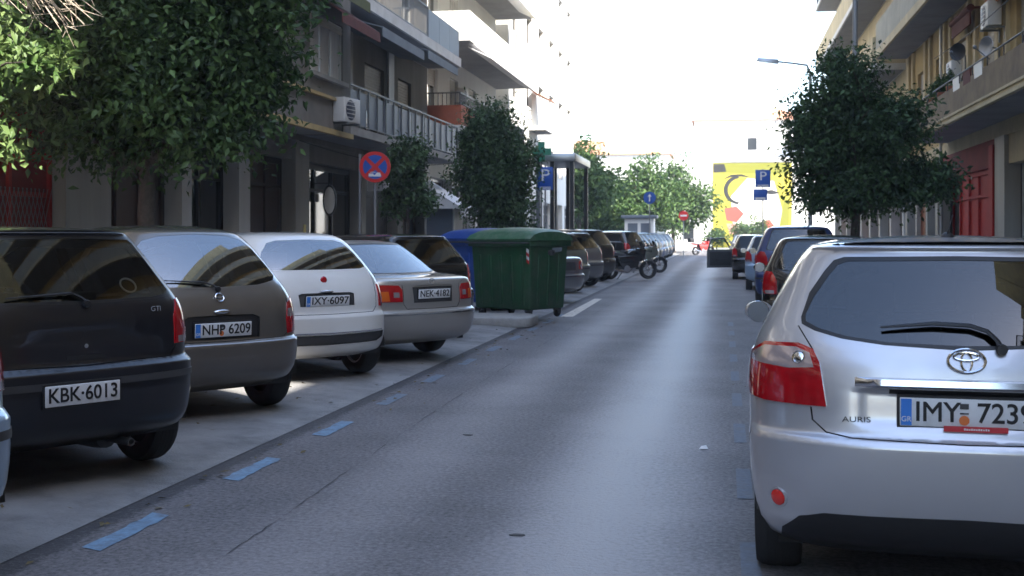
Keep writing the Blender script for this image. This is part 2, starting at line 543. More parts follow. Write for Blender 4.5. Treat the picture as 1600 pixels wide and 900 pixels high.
class Body:
    NR, NS, NF = 60, 60, 50

    def __init__(self, levels, nr=3.0, nf=2.6, dr=0.5, df=0.7, dent=None):
        L = np.array([l[:4] for l in levels], float)         # z, yr, yf, w
        k = np.arange(len(L))
        q = np.linspace(0, len(L) - 1, 26 * (len(L) - 1) + 1)
        z, yr, yf, w = (pchip(k, L[:, i], q) for i in range(4))
        nv = len(q)
        NT = self.NR + self.NS + self.NF
        X = np.zeros((nv, NT))
        Y = np.zeros((nv, NT))
        th = np.linspace(0, math.pi / 2, 240)
        sr_x, sr_y = np.sin(th) ** (2 / nr), 1 - np.cos(th) ** (2 / nr)
        sf_x, sf_y = np.sin(th) ** (2 / nf), 1 - np.cos(th) ** (2 / nf)
        for i in range(nv):
            ln = yf[i] - yr[i]
            d1 = min(dr, ln * 0.33) * min(1, 0.35 + w[i])
            d2 = min(df, ln * 0.4) * min(1, 0.35 + w[i])
            ww = max(w[i], 1e-4)
            def arc(xx, yy, n):
                a = np.concatenate([[0], np.cumsum(np.hypot(np.diff(xx), np.diff(yy)))])
                t = np.linspace(0, a[-1], n)
                return np.interp(t, a, xx), np.interp(t, a, yy)
            xr, yy = arc(ww * sr_x, yr[i] + d1 * sr_y, self.NR)
            X[i, :self.NR], Y[i, :self.NR] = xr, yy
            ys = np.linspace(yr[i] + d1, yf[i] - d2, self.NS + 2)[1:-1]
            X[i, self.NR:self.NR + self.NS], Y[i, self.NR:self.NR + self.NS] = ww, ys
            xf, yy = arc(ww * sf_x, yf[i] - d2 * sf_y, self.NF)
            X[i, -self.NF:], Y[i, -self.NF:] = xf[::-1], yy[::-1]
        Z = np.repeat(z[:, None], NT, 1)
        if dent is not None:
            Y[:, :self.NR] += dent(X[:, :self.NR], Z[:, :self.NR])
        self.X, self.Y, self.Z, self.zr = X, Y, Z, z
        P = np.stack([X, Y, Z], -1)
        ref = P[: int(nv * 0.6)]
        self.S = np.concatenate([[0], np.cumsum(np.linalg.norm(np.diff(ref, axis=1), axis=-1).mean(0))])
        self.V = np.concatenate([[0], np.cumsum(np.linalg.norm(np.diff(P, axis=0), axis=-1).max(1) + 1e-5)])
        ds = np.gradient(P, axis=1)
        dv = np.gradient(P, axis=0)
        N = np.cross(ds, dv)
        # at mirror line the tangent along the outline is +-X
        N[:, 0] = np.cross(np.array([1.0, 0, 0]), dv[:, 0])
        N[:, -1] = np.cross(np.array([-1.0, 0, 0]), dv[:, -1])
        N /= np.linalg.norm(N, axis=-1, keepdims=True) + 1e-12
        if N[nv // 4, self.NR + 10, 0] < 0: N = -N
        N[-1] = (0, 0, 1)
        self.P, self.N = P, N

    def ev(self, s, v):
        """arrays s (signed), v -> positions, normals"""
        s, v = np.asarray(s, float), np.asarray(v, float)
        a = np.clip(np.abs(s), 0, self.S[-1])
        fi = np.interp(np.clip(v, 0, self.V[-1]), self.V, np.arange(len(self.V)))
        fj = np.interp(a, self.S, np.arange(len(self.S)))
        i = np.clip(fi.astype(int), 0, len(self.V) - 2)
        j = np.clip(fj.astype(int), 0, len(self.S) - 2)
        u, w = (fi - i)[:, None], (fj - j)[:, None]
        def bl(A):
            return A[i, j] * (1 - u) * (1 - w) + A[i + 1, j] * u * (1 - w) + A[i, j + 1] * (1 - u) * w + A[i + 1, j + 1] * u * w
        p, n = bl(self.P), bl(self.N)
        sg = np.where(s < 0, -1.0, 1.0)
        p[:, 0] *= sg
        n[:, 0] *= sg
        n /= np.linalg.norm(n, axis=1, keepdims=True) + 1e-12
        return p, n

    def row(self, z):
        fi = np.interp(z, self.zr, np.arange(len(self.zr)))
        i = min(int(fi), len(self.zr) - 2)
        u = fi - i
        return (self.X[i] * (1 - u) + self.X[i + 1] * u, self.Y[i] * (1 - u) + self.Y[i + 1] * u,
                np.interp(fi, np.arange(len(self.V)), self.V))

    def inv(self, kind, a, z):
        x, y, v = self.row(z)
        if kind == 'r':
            s = np.interp(abs(a), x[:self.NR], self.S[:self.NR])
            return (math.copysign(s, a), v)
        if kind == 's':                              # right-hand side, a = y
            return (np.interp(a, y, self.S), v)
        s = np.interp(abs(a), x[::-1][:self.NF], self.S[::-1][:self.NF])
        return (math.copysign(s, a), v)

    def rear(self, x, z, off=0.0):
        p, n = self.ev(*[np.array([q]) for q in self.inv('r', x, z)])
        return Vector(p[0] + n[0] * off), Vector(n[0])

    def side(self, y, z, sg=1, off=0.0):
        s, v = self.inv('s', y, z)
        p, n = self.ev(np.array([s * sg]), np.array([v]))
        return Vector(p[0] + n[0] * off), Vector(n[0])

    def loop(self, pts, mirror=False, step=0.035):
        """pts: (kind, a, z) -> densified loop in (s, v)"""
        out = []
        n = len(pts)
        for i in range(n):
            p, q = pts[i], pts[(i + 1) % n]
            if p[0] == q[0]:
                k = max(1, int(math.hypot(q[1] - p[1], q[2] - p[2]) / step))
                for t in range(k):
                    f = t / k
                    out.append(self.inv(p[0], p[1] + (q[1] - p[1]) * f, p[2] + (q[2] - p[2]) * f))
            else:
                a, b = self.inv(*p), self.inv(*q)
                k = max(1, int(math.hypot(b[0] - a[0], b[1] - a[1]) / step))
                for t in range(k):
                    f = t / k
                    out.append((a[0] + (b[0] - a[0]) * f, a[1] + (b[1] - a[1]) * f))
        if mirror: out = [(-a, b) for a, b in out]
        return out

    def strip(self, pts, hw=0.003, mirror=False, step=0.04):
        line = []
        for i in range(len(pts) - 1):
            p, q = pts[i], pts[i + 1]
            if p[0] == q[0]:
                k = max(1, int(math.hypot(q[1] - p[1], q[2] - p[2]) / step))
                line += [self.inv(p[0], p[1] + (q[1] - p[1]) * t / k, p[2] + (q[2] - p[2]) * t / k) for t in range(k)]
            else:
                a, b = self.inv(*p), self.inv(*q)
                line += [a]
        line.append(self.inv(*pts[-1]))
        line = np.array(line)
        t = np.gradient(line, axis=0)
        t /= np.linalg.norm(t, axis=1, keepdims=True) + 1e-9
        nrm = np.stack([-t[:, 1], t[:, 0]], 1)
        out = [tuple(p) for p in line + nrm * hw] + [tuple(p) for p in (line - nrm * hw)[::-1]]
        if mirror: out = [(-a, b) for a, b in out]
        return out


def in_poly(poly, pts):
    x, y = pts[:, 0], pts[:, 1]
    r = np.zeros(len(pts), bool)
    px, py = np.array(poly).T
    j = len(px) - 1
    for i in range(len(px)):
        c = ((py[i] > y) != (py[j] > y))
        with np.errstate(divide='ignore', invalid='ignore'):
            c &= x < (px[j] - px[i]) * (y - py[i]) / (py[j] - py[i] + 1e-30) + px[i]
        r ^= c
        j = i
    return r


def tri_mesh(name, P, T, N, mtl):
    me = bpy.data.meshes.new(name)
    me.vertices.add(len(P))
    me.vertices.foreach_set("co", np.asarray(P, np.float32).ravel())
    me.loops.add(len(T) * 3)
    me.loops.foreach_set("vertex_index", np.asarray(T, np.int32).ravel())
    me.polygons.add(len(T))
    me.polygons.foreach_set("loop_start", np.arange(0, len(T) * 3, 3, dtype=np.int32))
    me.update(calc_edges=True)
    me.validate()
    me.polygons.foreach_set("use_smooth", np.ones(len(me.polygons), bool))
    if N is not None and len(me.vertices) == len(N):
        me.normals_split_custom_set_from_vertices([tuple(n) for n in N])
    me.materials.append(mtl)
    return me


def cut_body(body, feats, body_mat, root, gs=0.06, gv=0.05, liner=False, body_name="body"):
    """feats: dicts name, loop, mat, off, wall, drop, parent -> objects; returns {key: object}"""
    Smax, Vmax = body.S[-1], body.V[-1]
    pts, edges = [], []
    ns, nv = int(2 * Smax / gs), int(Vmax / gv)
    ss = np.linspace(-Smax, Smax, ns + 1)
    vv = np.linspace(0, Vmax, nv + 1)
    kn = body.V[::26]                          # rows on every shape line, so that ledges stay crisp
    kn = np.concatenate([kn, body.V[13::26], body.V[7::26], body.V[20::26]]) if gv < .06 else kn
    vv = np.unique(np.concatenate([vv, kn]))
    vv = vv[np.concatenate([[True], np.diff(vv) > .004])]
    for v in vv:
        for s in ss:
            pts.append((s, v))
    # exact copies on the mirror line keep the emblem zone smooth
    for f in feats:
        n0 = len(pts)
        lp = f['loop']
        pts += [(float(a), float(b)) for a, b in lp]
        edges += [(n0 + i, n0 + (i + 1) % len(lp)) for i in range(len(lp))]
        if 'loop2' in f:
            n0, lp = len(pts), f['loop2']
            pts += [(float(a), float(b)) for a, b in lp]
            edges += [(n0 + i, n0 + (i + 1) % len(lp)) for i in range(len(lp))]
    vo, eo, fo, *_ = delaunay_2d_cdt([Vector(p) for p in pts], edges, [], 0, 1e-5)
    V2 = np.array([tuple(v) for v in vo])
    F = np.array([f for f in fo if len(f) == 3])
    P, N = body.ev(V2[:, 0], V2[:, 1])
    cen = V2[F].mean(1)
    wl = {}                                    # weld the two sides together at the nose
    rm = np.arange(len(V2))
    for i in np.nonzero(np.abs(V2[:, 0]) > Smax - 1e-4)[0]:
        rm[i] = wl.setdefault(round(float(V2[i, 1]), 4), i)
    e1 = P[F[:, 1]] - P[F[:, 0]]
    e2 = P[F[:, 2]] - P[F[:, 0]]
    ar = np.linalg.norm(np.cross(e1, e2), axis=1)
    flip = (np.cross(e1, e2) * N[F].mean(1)).sum(1) < 0
    F[flip] = F[flip][:, ::-1]
    F = rm[F]
    cls = np.full(len(F), -1)
    for k, f in enumerate(feats):
        cls[in_poly(f['loop'], cen)] = k
        if 'loop2' in f: cls[in_poly(f['loop2'], cen)] = k
    cls[ar < 1e-9] = -2
    res = {}

    def sub(mask):
        T = F[mask]
        ids, invx = np.unique(T, return_inverse=True)
        return ids, invx.reshape(-1, 3)
    ids, T = sub(cls == -1)
    body_o = link(body_name, tri_mesh(body_name, P[ids], T, N[ids], body_mat), root)
    res['body'] = body_o
    lin_mask = cls == -1
    for k, f in enumerate(feats):
        if f.get('drop'): continue
        if not (cls == k).any(): continue
        if f.get('panel'): lin_mask |= cls == k
        ids, T = sub(cls == k)
        off = f.get('off', 0.0)
        p, n = P[ids] + N[ids] * off, N[ids]
        if f.get('pane') and len(p) > 6:         # evenly bowed glass: normals fitted linearly over the pane
            a = p[:, 1 if f['pane'] == 's' else 0]
            A = np.stack([np.ones(len(p)), a, p[:, 2]], 1)
            n = A @ np.linalg.lstsq(A, n, rcond=None)[0]
            n /= np.linalg.norm(n, axis=1, keepdims=True)
        wall = f.get('wall', 0.0)
        if wall:
            e = np.concatenate([T[:, [0, 1]], T[:, [1, 2]], T[:, [2, 0]]])
            key = np.sort(e, 1)
            _, idx, cnt = np.unique(key, axis=0, return_index=True, return_counts=True)
            be = e[idx[cnt == 1]]
            a, b = be[:, 0], be[:, 1]
            m = len(be)
            lo = wall
            wp = np.concatenate([p[a], p[b], p[b] - n[b] * lo, p[a] - n[a] * lo])
            wn_ = np.cross(p[b] - p[a], n[a])
            wn_ /= np.linalg.norm(wn_, axis=1, keepdims=True) + 1e-9
            wn_ = wn_ * (1 if lo > 0 else -1)
            o0 = len(p)
            i = np.arange(m)
            wt = np.concatenate([np.stack([o0 + i + m, o0 + i, o0 + i + 3 * m], 1), np.stack([o0 + i + m, o0 + i + 3 * m, o0 + i + 2 * m], 1)])
            if lo < 0: wt = wt[:, ::-1]
            p = np.concatenate([p, wp])
            n = np.concatenate([n, wn_, wn_, wn_, wn_])
            T = np.concatenate([T, wt])
        par = res.get(f.get('parent'), root) if f.get('parent') else root
        o = link(f['name'], tri_mesh(f['name'], p, T, n, f['mat']), par)
        res.setdefault(f.get('key', f['name']), o)
    if liner:
        ids, T = sub(lin_mask & (P[F].mean(1)[:, 2] > 0.55))
        res['liner'] = (P[ids] - N[ids] * 0.035, T[:, ::-1], -N[ids])
    return res


def wheel_mesh(r, w, steel=False):
    """tyre, rim meshes about the x axis, outside face at +x"""
    t = MB()
    h = w / 2
    t.lathe([(r * 0.62, -h * 0.85), (r * 0.80, -h * 1.0), (r * 0.94, -h * 0.96), (r * 0.99, -h * 0.72), (r, -h * 0.4),
             (r, h * 0.4), (r * 0.99, h * 0.72), (r * 0.94, h * 0.96), (r * 0.80, h * 1.0), (r * 0.62, h * 0.85)], 'x', 32, closed=True)
    for q in (-0.45, -0.15, 0.15, 0.45):
        t.lathe([(r + 0.0015, h * q - 0.004), (r * 1.006, h * q), (r + 0.0015, h * q + 0.004)], 'x', 32)
    rr = MB()
    rr.lathe([(r * 0.66, h * 0.80), (r * 0.66, h * 0.92), (r * 0.60, h * 0.88), (r * 0.57, h * 0.3), (r * 0.57, -h * 0.8), (r * 0.62, -h * 0.8)], 'x', 32, closed=True)
    rr.lathe([(0.001, h * 0.75), (r * 0.16, h * 0.72), (r * 0.2, h * 0.5), (r * 0.2, h * 0.2)], 'x', 20)
    nsp = 5 if not steel else 9
    for k in range(nsp):
        a = 2 * math.pi * k / nsp
        for da in ((-0.13, 0.13) if not steel else (0,)):
            c0, s0 = math.cos(a), math.sin(a)
            c1, s1 = math.cos(a + da), math.sin(a + da)
            rr.tube([(h * 0.6, c0 * r * 0.15, s0 * r * 0.15), (h * 0.62, c1 * r * 0.38, s1 * r * 0.38), (h * 0.8, c1 * r * 0.6, s1 * r * 0.6)],
                    [r * 0.06, r * 0.05, r * 0.055], 6)
    rr.lathe([(0.001, -h * 0.3), (r * 0.56, -h * 0.3)], 'x', 24)
    return t, rr


WHEELS = {}


def add_wheels(root, spec, rim):
    r, w = spec['wr'], spec.get('ww', 0.185)
    key = (r, w, rim.name)
    if key not in WHEELS:
        t, rr = wheel_mesh(r, w, spec.get('steel', False))
        WHEELS[key] = (t.mesh("wheel", M['rubber']), rr.mesh("rim", rim))
    tm, rm = WHEELS[key]
    for y in spec['wy']:
        for sg in (1, -1):
            o = link("wheel", tm, root, (sg * (spec['tw']), y, r - 0.012), (R(random.uniform(0, 70)), 0, 0 if sg > 0 else R(180)))
            link("rim", rm, o)


def make_plate(root, body, txt, x=0.0, z=0.6, w=0.52, h=0.112, blue=True, off=0.012, old=False, disc=None, gray=False):
    p, n = body.rear(x, z, off)
    e = empty("number_plate_holder", p)
    bpy.data.objects.remove(e)
    pitch = math.asin(max(-1, min(1, n.z)))
    b = MB()
    b.box(-w / 2, w / 2, -0.006, 0.006, -h / 2, h / 2)
    po = b.build("number_plate", M['plate'], root, bevel=0.004, loc=p, rot=(pitch * 0.6, 0, 0))
    fr = MB()
    e_ = 0.011
    fr.box(-w / 2 - e_, w / 2 + e_, 0.000, 0.016, -h / 2 - e_, -h / 2 + 0.002)
    fr.box(-w / 2 - e_, w / 2 + e_, 0.000, 0.016, h / 2 - 0.002, h / 2 + e_)
    fr.box(-w / 2 - e_, -w / 2 + 0.002, 0.001, 0.0155, -h / 2 + .002, h / 2 - .002)
    fr.box(w / 2 - 0.002, w / 2 + e_, 0.001, 0.0155, -h / 2 + .002, h / 2 - .002)
    fr.build("plate_frame", M['blackpl'], po)
    x0 = 0
    if blue:
        s = MB()
        s.box(-w / 2 + 0.004, -w / 2 + 0.046, -0.0075, -0.003, -h / 2 + 0.004, h / 2 - 0.004)
        s.build("plate_band", M['plateblue'], po)
        link("plate_lettering", text_mesh("GR", 0.03, M['whiteink'], 0.0006), po, (-w / 2 + 0.025, -0.0082, -h * 0.25), (R(90), 0, 0))
        x0 = 0.024
    me = text_mesh(txt, h * 0.98, M['ink'], 0.0006, bold=0.012)
    xs = [v.co.x for v in me.vertices]
    tw = max(xs) - min(xs)
    f = (w - (0.075 if blue else 0.04)) / tw
    for v in me.vertices: v.co.x *= f
    link("plate_lettering", me, po, (x0, -0.0075, 0), (R(90), 0, 0))
    if disc is not None:
        d = MB()
        d.lathe([(0.02, -0.0085), (0.02, -0.006)], 'y', 16, (disc, 0, -0.028))
        d.build("plate_disc", M['orangeink'], po)
        d = MB()
        d.box(disc - 0.017, disc + 0.017, -0.0085, -0.006, 0.018, 0.040)
        d.box(disc - 0.017, disc + 0.017, -0.0085, -0.006, -0.003, 0.003)
        d.build("plate_badge", M['greypl'], po)
    return po


def wiper(root, body, pts, r=0.011):
    m = MB()
    path = [body.rear(x, z, 0.022)[0] for x, z in pts]
    m.tube(path, [r * 1.5] + [r] * (len(path) - 2) + [r * 0.5], 6, flat=0.7)
    a = path[0]
    m.lathe([(0.02, -0.01), (0.024, 0.0), (0.02, 0.02)], 'y', 12, tuple(a))
    m.build("rear_wiper", M['blackpl'], root)


def seats(mb, y_front, y_rear, w, zb=0.30):
    def seat(x, y, wd, back=0.62):
        mb.box(x - wd / 2, x + wd / 2, y - 0.02, y + 0.5, zb, zb + 0.18)
        mb.hexa([(x - wd / 2, y - 0.03, zb + 0.12), (x + wd / 2, y - 0.03, zb + 0.12), (x + wd / 2, y + 0.1, zb + 0.12), (x - wd / 2, y + 0.1, zb + 0.12),
                 (x - wd * .42, y - 0.22, zb + back + .1), (x + wd * .42, y - 0.22, zb + back + .1), (x + wd * .42, y - 0.13, zb + back + .1), (x - wd * .42, y - 0.13, zb + back + .1)])
    for x in (-w * 0.46, w * 0.46):
        seat(x, y_front, 0.48)
        mb.box(x - 0.13, x + 0.13, y_front - 0.27, y_front - 0.18, zb + 0.76, zb + 0.93)
        mb.box(x - 0.05, x + 0.05, y_front - 0.24, y_front - 0.21, zb + 0.68, zb + 0.78)
    seat(0, y_rear, 1.15, 0.52)
    for x in (-0.36, 0.36):
        mb.box(x - 0.12, x + 0.12, y_rear - 0.27, y_rear - 0.19, zb + 0.63, zb + 0.76)


def mirror_part(root, body, y, z, paint_m, sz=1.0):
    for sg in (1, -1):
        p, n = body.side(y, z, sg)
        m = MB()
        c = p + Vector((sg * 0.085, -0.01, 0.03))
        m.ball(c, 0.1 * sz, (1.05, 0.62, 0.78), 16, 10)
        m.tube([p - Vector((sg * 0.03, 0, 0.0)), p + Vector((sg * 0.06, 0, 0.0)), c], [0.035, 0.03, 0.03], 8)
        o = m.build("wing_mirror", paint_m, root)
        g = MB()
        g.lathe([(0.002, 0), (0.078 * sz, 0), (0.082 * sz, 0.012)], 'y', 16, (c.x, c.y - 0.066 * sz, c.z))
        g.build("mirror_glass", M['mirrorglass'], o)


def build_car(spec, root, lod=0):
    """spec: a dict of sizes in metres, rear at y=0, right side +x. lod 0 near, 1 mid, 2 far"""
    pm = spec['paint']
    B = Body(spec['levels'], spec.get('nr', 3.0), spec.get('nf', 2.6), spec.get('dr', 0.5), spec.get('df', 0.75), spec.get('dent'))
    gl_r = spec.get('glass_r', M['glass']) if lod < 2 else M['glassfar']
    gl = spec.get('glass', M['glass']) if lod < 2 else M['glassfar']
    F = []
    st = 0.03 if lod == 0 else (0.05 if lod == 1 else 0.09)

    def both(name, pts, m, **k):
        for mir in (False, True):
            kk = dict(k)
            key = kk.pop('key', name)
            par = kk.pop('parent', None)
            sfx = '-' if mir else '+'
            F.append(dict(name=name, loop=B.loop(pts, mir, st), mat=m, key=key + sfx, parent=(par + sfx) if par else None, **kk))

    def one(name, half, kind, m, **k):
        """closed loop given as the right half from the mirror line to the mirror line"""
        pts = [(kind, a, z) for a, z in half]
        if kind == 'f':                      # the outline is cut open at the nose: one loop for each side
            F.append(dict(name=name, loop=B.loop(pts, False, st), loop2=B.loop(pts, True, st), mat=m, **k))
            return
        pts += [(kind, -a, z) for a, z in half[::-1]]
        F.append(dict(name=name, loop=B.loop(pts, False, st), mat=m, **k))
    # panels, same paint, split so that each can be picked apart
    if 'tailgate' in spec and lod < 2:
        one(spec.get('gate_name', "tailgate"), spec['tailgate'], 'r', pm, panel=True, key='tailgate')
    if 'bumper_line' in spec:
        z = spec['bumper_line']
        zb = spec['levels'][0][0]
        one("rear_bumper", [(0, zb - .0001), (spec['bw'], zb - .0001), (spec['bw'], z), (0, z)], 'r', spec.get('bumper_mat', pm), panel=True, key='bumper')
        one("front_bumper", [(0, zb), (spec['bw'], zb), (spec['bw'], z * .95), (0, z * .95)], 'f', spec.get('bumper_mat', pm), panel=True)
    if lod < 2:
        for d in spec.get('doors', []):
            both("door", [('s', a, z) for a, z in d], pm, panel=True, key='door%d' % spec['doors'].index(d))
    # windows with seals
    def grow(poly, g):
        c = np.mean(np.array(poly), 0)
        out = []
        for a, z in poly:
            d = np.array([a, z]) - c
            d = d / (np.linalg.norm(d) + 1e-9)
            out.append((a + d[0] * g, z + d[1] * g))
        return out
    rw = spec['rear_window']
    g = spec.get('seal', 0.018)
    one("window_seal", [(0, rw[0][1] - g)] + [(a + g, z + (g if i > len(rw) / 2 else -g * .6)) for i, (a, z) in enumerate(rw) if 0 < i < len(rw) - 1] + [(0, rw[-1][1] + g)],
        'r', spec.get('seal_mat', M['seal']), off=0.0015, wall=0.02, key='seal_r')
    one("rear_window", rw, 'r', gl_r, off=0.0, pane='r')
    ws = spec['windshield']
    one("window_seal", [(0, ws[0][1] - g)] + [(a + g, z) for a, z in ws[1:-1]] + [(0, ws[-1][1] + g)], 'f', M['seal'], off=0.0015, wall=0.02)
    one("windshield", ws, 'f', gl, off=0.0, pane='f')
    for sw in spec['side_windows']:
        if lod < 2:
            both("window_seal", [('s', a, z) for a, z in grow(sw, g * 1.3)], M['seal'], off=0.0015, wall=0.02)
        both("side_window", [('s', a, z) for a, z in sw], gl, off=0.0, pane='s')
    # lamps
    lw = 0.03
    for nm, pts, m, par in spec['lamps']:
        both(nm, pts, m, off=spec.get('lamp_off', 0.008) + (0.0006 if par else 0), wall=lw, key=nm, parent=par)
    if 'headlamp' in spec:
        both("headlight", spec['headlamp'], M['headlens'], off=0.004, wall=0.03)
    if 'grille' in spec and lod < 2:
        one("front_grille", spec['grille'], 'f', M['blackpl'], off=-0.01, wall=-0.012)
    for nm, half, m, off, wl in spec.get('rear_feats', []):
        one(nm, half, 'r', m, off=off, wall=wl)
    if lod < 2:
        for nm, half, m, off, wl in spec.get('rear_fine', []):
            one(nm, half, 'r', m, off=off, wall=wl)
        for pts in spec.get('seams', []):
            F.append(dict(name="panel_gap", loop=B.strip(pts, spec.get('seam_w', 0.0035)), mat=M['gap'], off=-0.006, wall=-0.0065))
            F.append(dict(name="panel_gap", loop=B.strip(pts, spec.get('seam_w', 0.0035), True), mat=M['gap'], off=-0.006, wall=-0.0065))
        for nm, pts, m, hw, off in spec.get('strips', []):
            for mir in (False, True):
                F.append(dict(name=nm, loop=B.strip(pts, hw, mir), mat=m, off=off, wall=0.01))
    # wheel arches
    ra = spec['wr'] + spec.get('arch', 0.045)
    zb = spec['levels'][0][0]
    for y in spec['wy']:
        zc = spec['wr']
        a0 = math.asin(max(-1, (zb - zc) / ra))
        pts = []
        for k in range(25 if lod < 2 else 13):
            a = a0 + (math.pi - 2 * a0) * k / (24 if lod < 2 else 12)
            pts.append((y + ra * math.cos(a), zc + ra * math.sin(a)))
        for mir in (False, True):
            lp = [B.inv('s', a, max(z, zb)) for a, z in pts]
            lp = [(lp[0][0], -0.02)] + lp + [(lp[-1][0], -0.02)]
            if mir: lp = [(-a, b) for a, b in lp]
            F.append(dict(name="arch", loop=lp, mat=M['blackpl'], drop=True))
    gs = (0.05, 0.045) if lod == 0 else ((0.08, 0.07) if lod == 1 else (0.16, 0.11))
    res = cut_body(B, F, pm, root, gs[0], gs[1], liner=(lod < 2))
    # underside and wheel wells
    ub = MB()
    L = spec['levels'][0][2]
    w = spec['levels'][0][3]
    y0 = spec['levels'][0][1] + 0.08
    wy = spec['wy']
    zt = zb + 0.12
    iw = w - 0.26
    ub.box(-w + .03, w - .03, y0, wy[0] - ra, zb, zt)
    ub.box(-w + .03, w - .03, wy[0] + ra, wy[1] - ra, zb - 0.02, zt)
    ub.box(-w + .03, w - .03, wy[1] + ra, L - 0.12, zb, zt)
    for y in wy:
        ub.box(-iw, iw, y - ra, y + ra, zb, zt + 0.003)
        for sg in (1, -1):
            n = 14
            vs, fs = [], []
            for k in range(n + 1):
                a = math.pi * k / n
                for x in (iw - 0.02, spec['levels'][2][3] - 0.012):
                    vs.append((sg * x, y + ra * math.cos(a), max(zb, spec['wr'] + ra * math.sin(a))))
            for k in range(n):
                fs.append((2 * k, 2 * k + 1, 2 * k + 3, 2 * k + 2))
            ub.add(vs, fs, True)
            ub.box(sg * (iw - 0.02), sg * (iw - 0.01), y - ra, y + ra, zb, spec['wr'] + ra)
    ub.build("underbody", M['blackpl'], root)
    add_wheels(root, spec, M['rimdark'] if spec.get('steel') else M['rim'])
    # interior
    if lod < 2:
        it = MB()
        yfw = spec['dash']
        it.box(-w + .1, w - .1, 0.35, yfw + 0.4, zt, zt + 0.03)
        it.box(-w + .12, w - .12, yfw - 0.05, yfw + 0.5, 0.62, spec['belt'] - 0.06)
        it.box(-0.5, 0.5, spec.get('shelf', 0.42), spec['seat_r'] - .2, spec['belt'] - 0.12, spec['belt'] - 0.09)
        seats(it, spec['seat_f'], spec['seat_r'], w * 0.82, 0.33)
        io = it.build("interior", M['seatf'], root, bevel=0.03)
        lp, lt, ln = res['liner']
        link("roof_lining", tri_mesh("roof_lining", lp, lt, ln, M['inter']), root)
        sw = MB()
        th = np.linspace(0, 2 * math.pi, 19)
        cx, cy, cz = -w * 0.42, yfw - 0.22, spec['belt'] - 0.02
        sw.tube([(cx + .18 * math.cos(t), cy - .07 * math.sin(t), cz + .165 * math.sin(t)) for t in th], 0.014, 6, cap=False)
        sw.tube([(cx - .17, cy, cz), (cx + .17, cy, cz)], 0.015, 6)
        sw.tube([(cx, cy, cz), (cx, yfw + .1, cz - .12)], 0.03, 6)
        sw.build("steering_wheel", M['blackpl'], root)
        # rear-view mirror
        rm = MB()
        rm.box(-0.11, 0.11, yfw - 0.12, yfw - 0.09, spec['belt'] + 0.26, spec['belt'] + 0.32)
        rm.build("rear_view_mirror", M['blackpl'], root, bevel=0.01)
        # door handles
        for yz in spec.get('handles', []):
            for sg in (1, -1):
                p, n = B.side(yz[0], yz[1], sg, 0.02)
                q, n = B.side(yz[0] + 0.17, yz[1], sg, 0.02)
                h = MB()
                h.tube([p - n * 0.03, p, q, q - n * 0.03], 0.012, 6)
                h.build("door_handle", spec.get('handle_mat', pm), root)
    if 'mirror' in spec:
        mirror_part(root, B, spec['mirror'][0], spec['mirror'][1], spec.get('mirror_mat', pm), .85)
    if spec.get('exhaust') is not None:
        e = MB()
        x = spec['exhaust']
        e.lathe([(0.018, 0.0), (0.024, -0.0), (0.026, 0.25), (0.02, 0.25)], 'y', 12, (x, 0.06, zb - 0.01), closed=True)
        e.lathe([(0.02, 0.25), (0.075, 0.27), (0.085, 0.35), (0.085, 0.72), (0.075, 0.78)], 'y', 14, (x, 0.06, zb + 0.0))
        e.build("exhaust_pipe", M['greypl'], root)
    return B, res
# ================================================================ car shapes
def auris_dent(x, z):
    ax = np.abs(x)
    def sm(a, b, t):
        q = np.clip((t - a) / (b - a), 0, 1)
        return q * q * (3 - 2 * q)
    d = 0.018 * sm(0.46, 0.36, ax) * sm(0.93, 0.90, z) * sm(0.755, 0.80, z)          # number plate bay
    d = d + 0.012 * sm(0.60, 0.45, np.abs(ax - 0.74) * 6) * sm(0.10, 0.04, np.abs(z - 0.445))   # pockets round the reflectors
    return d


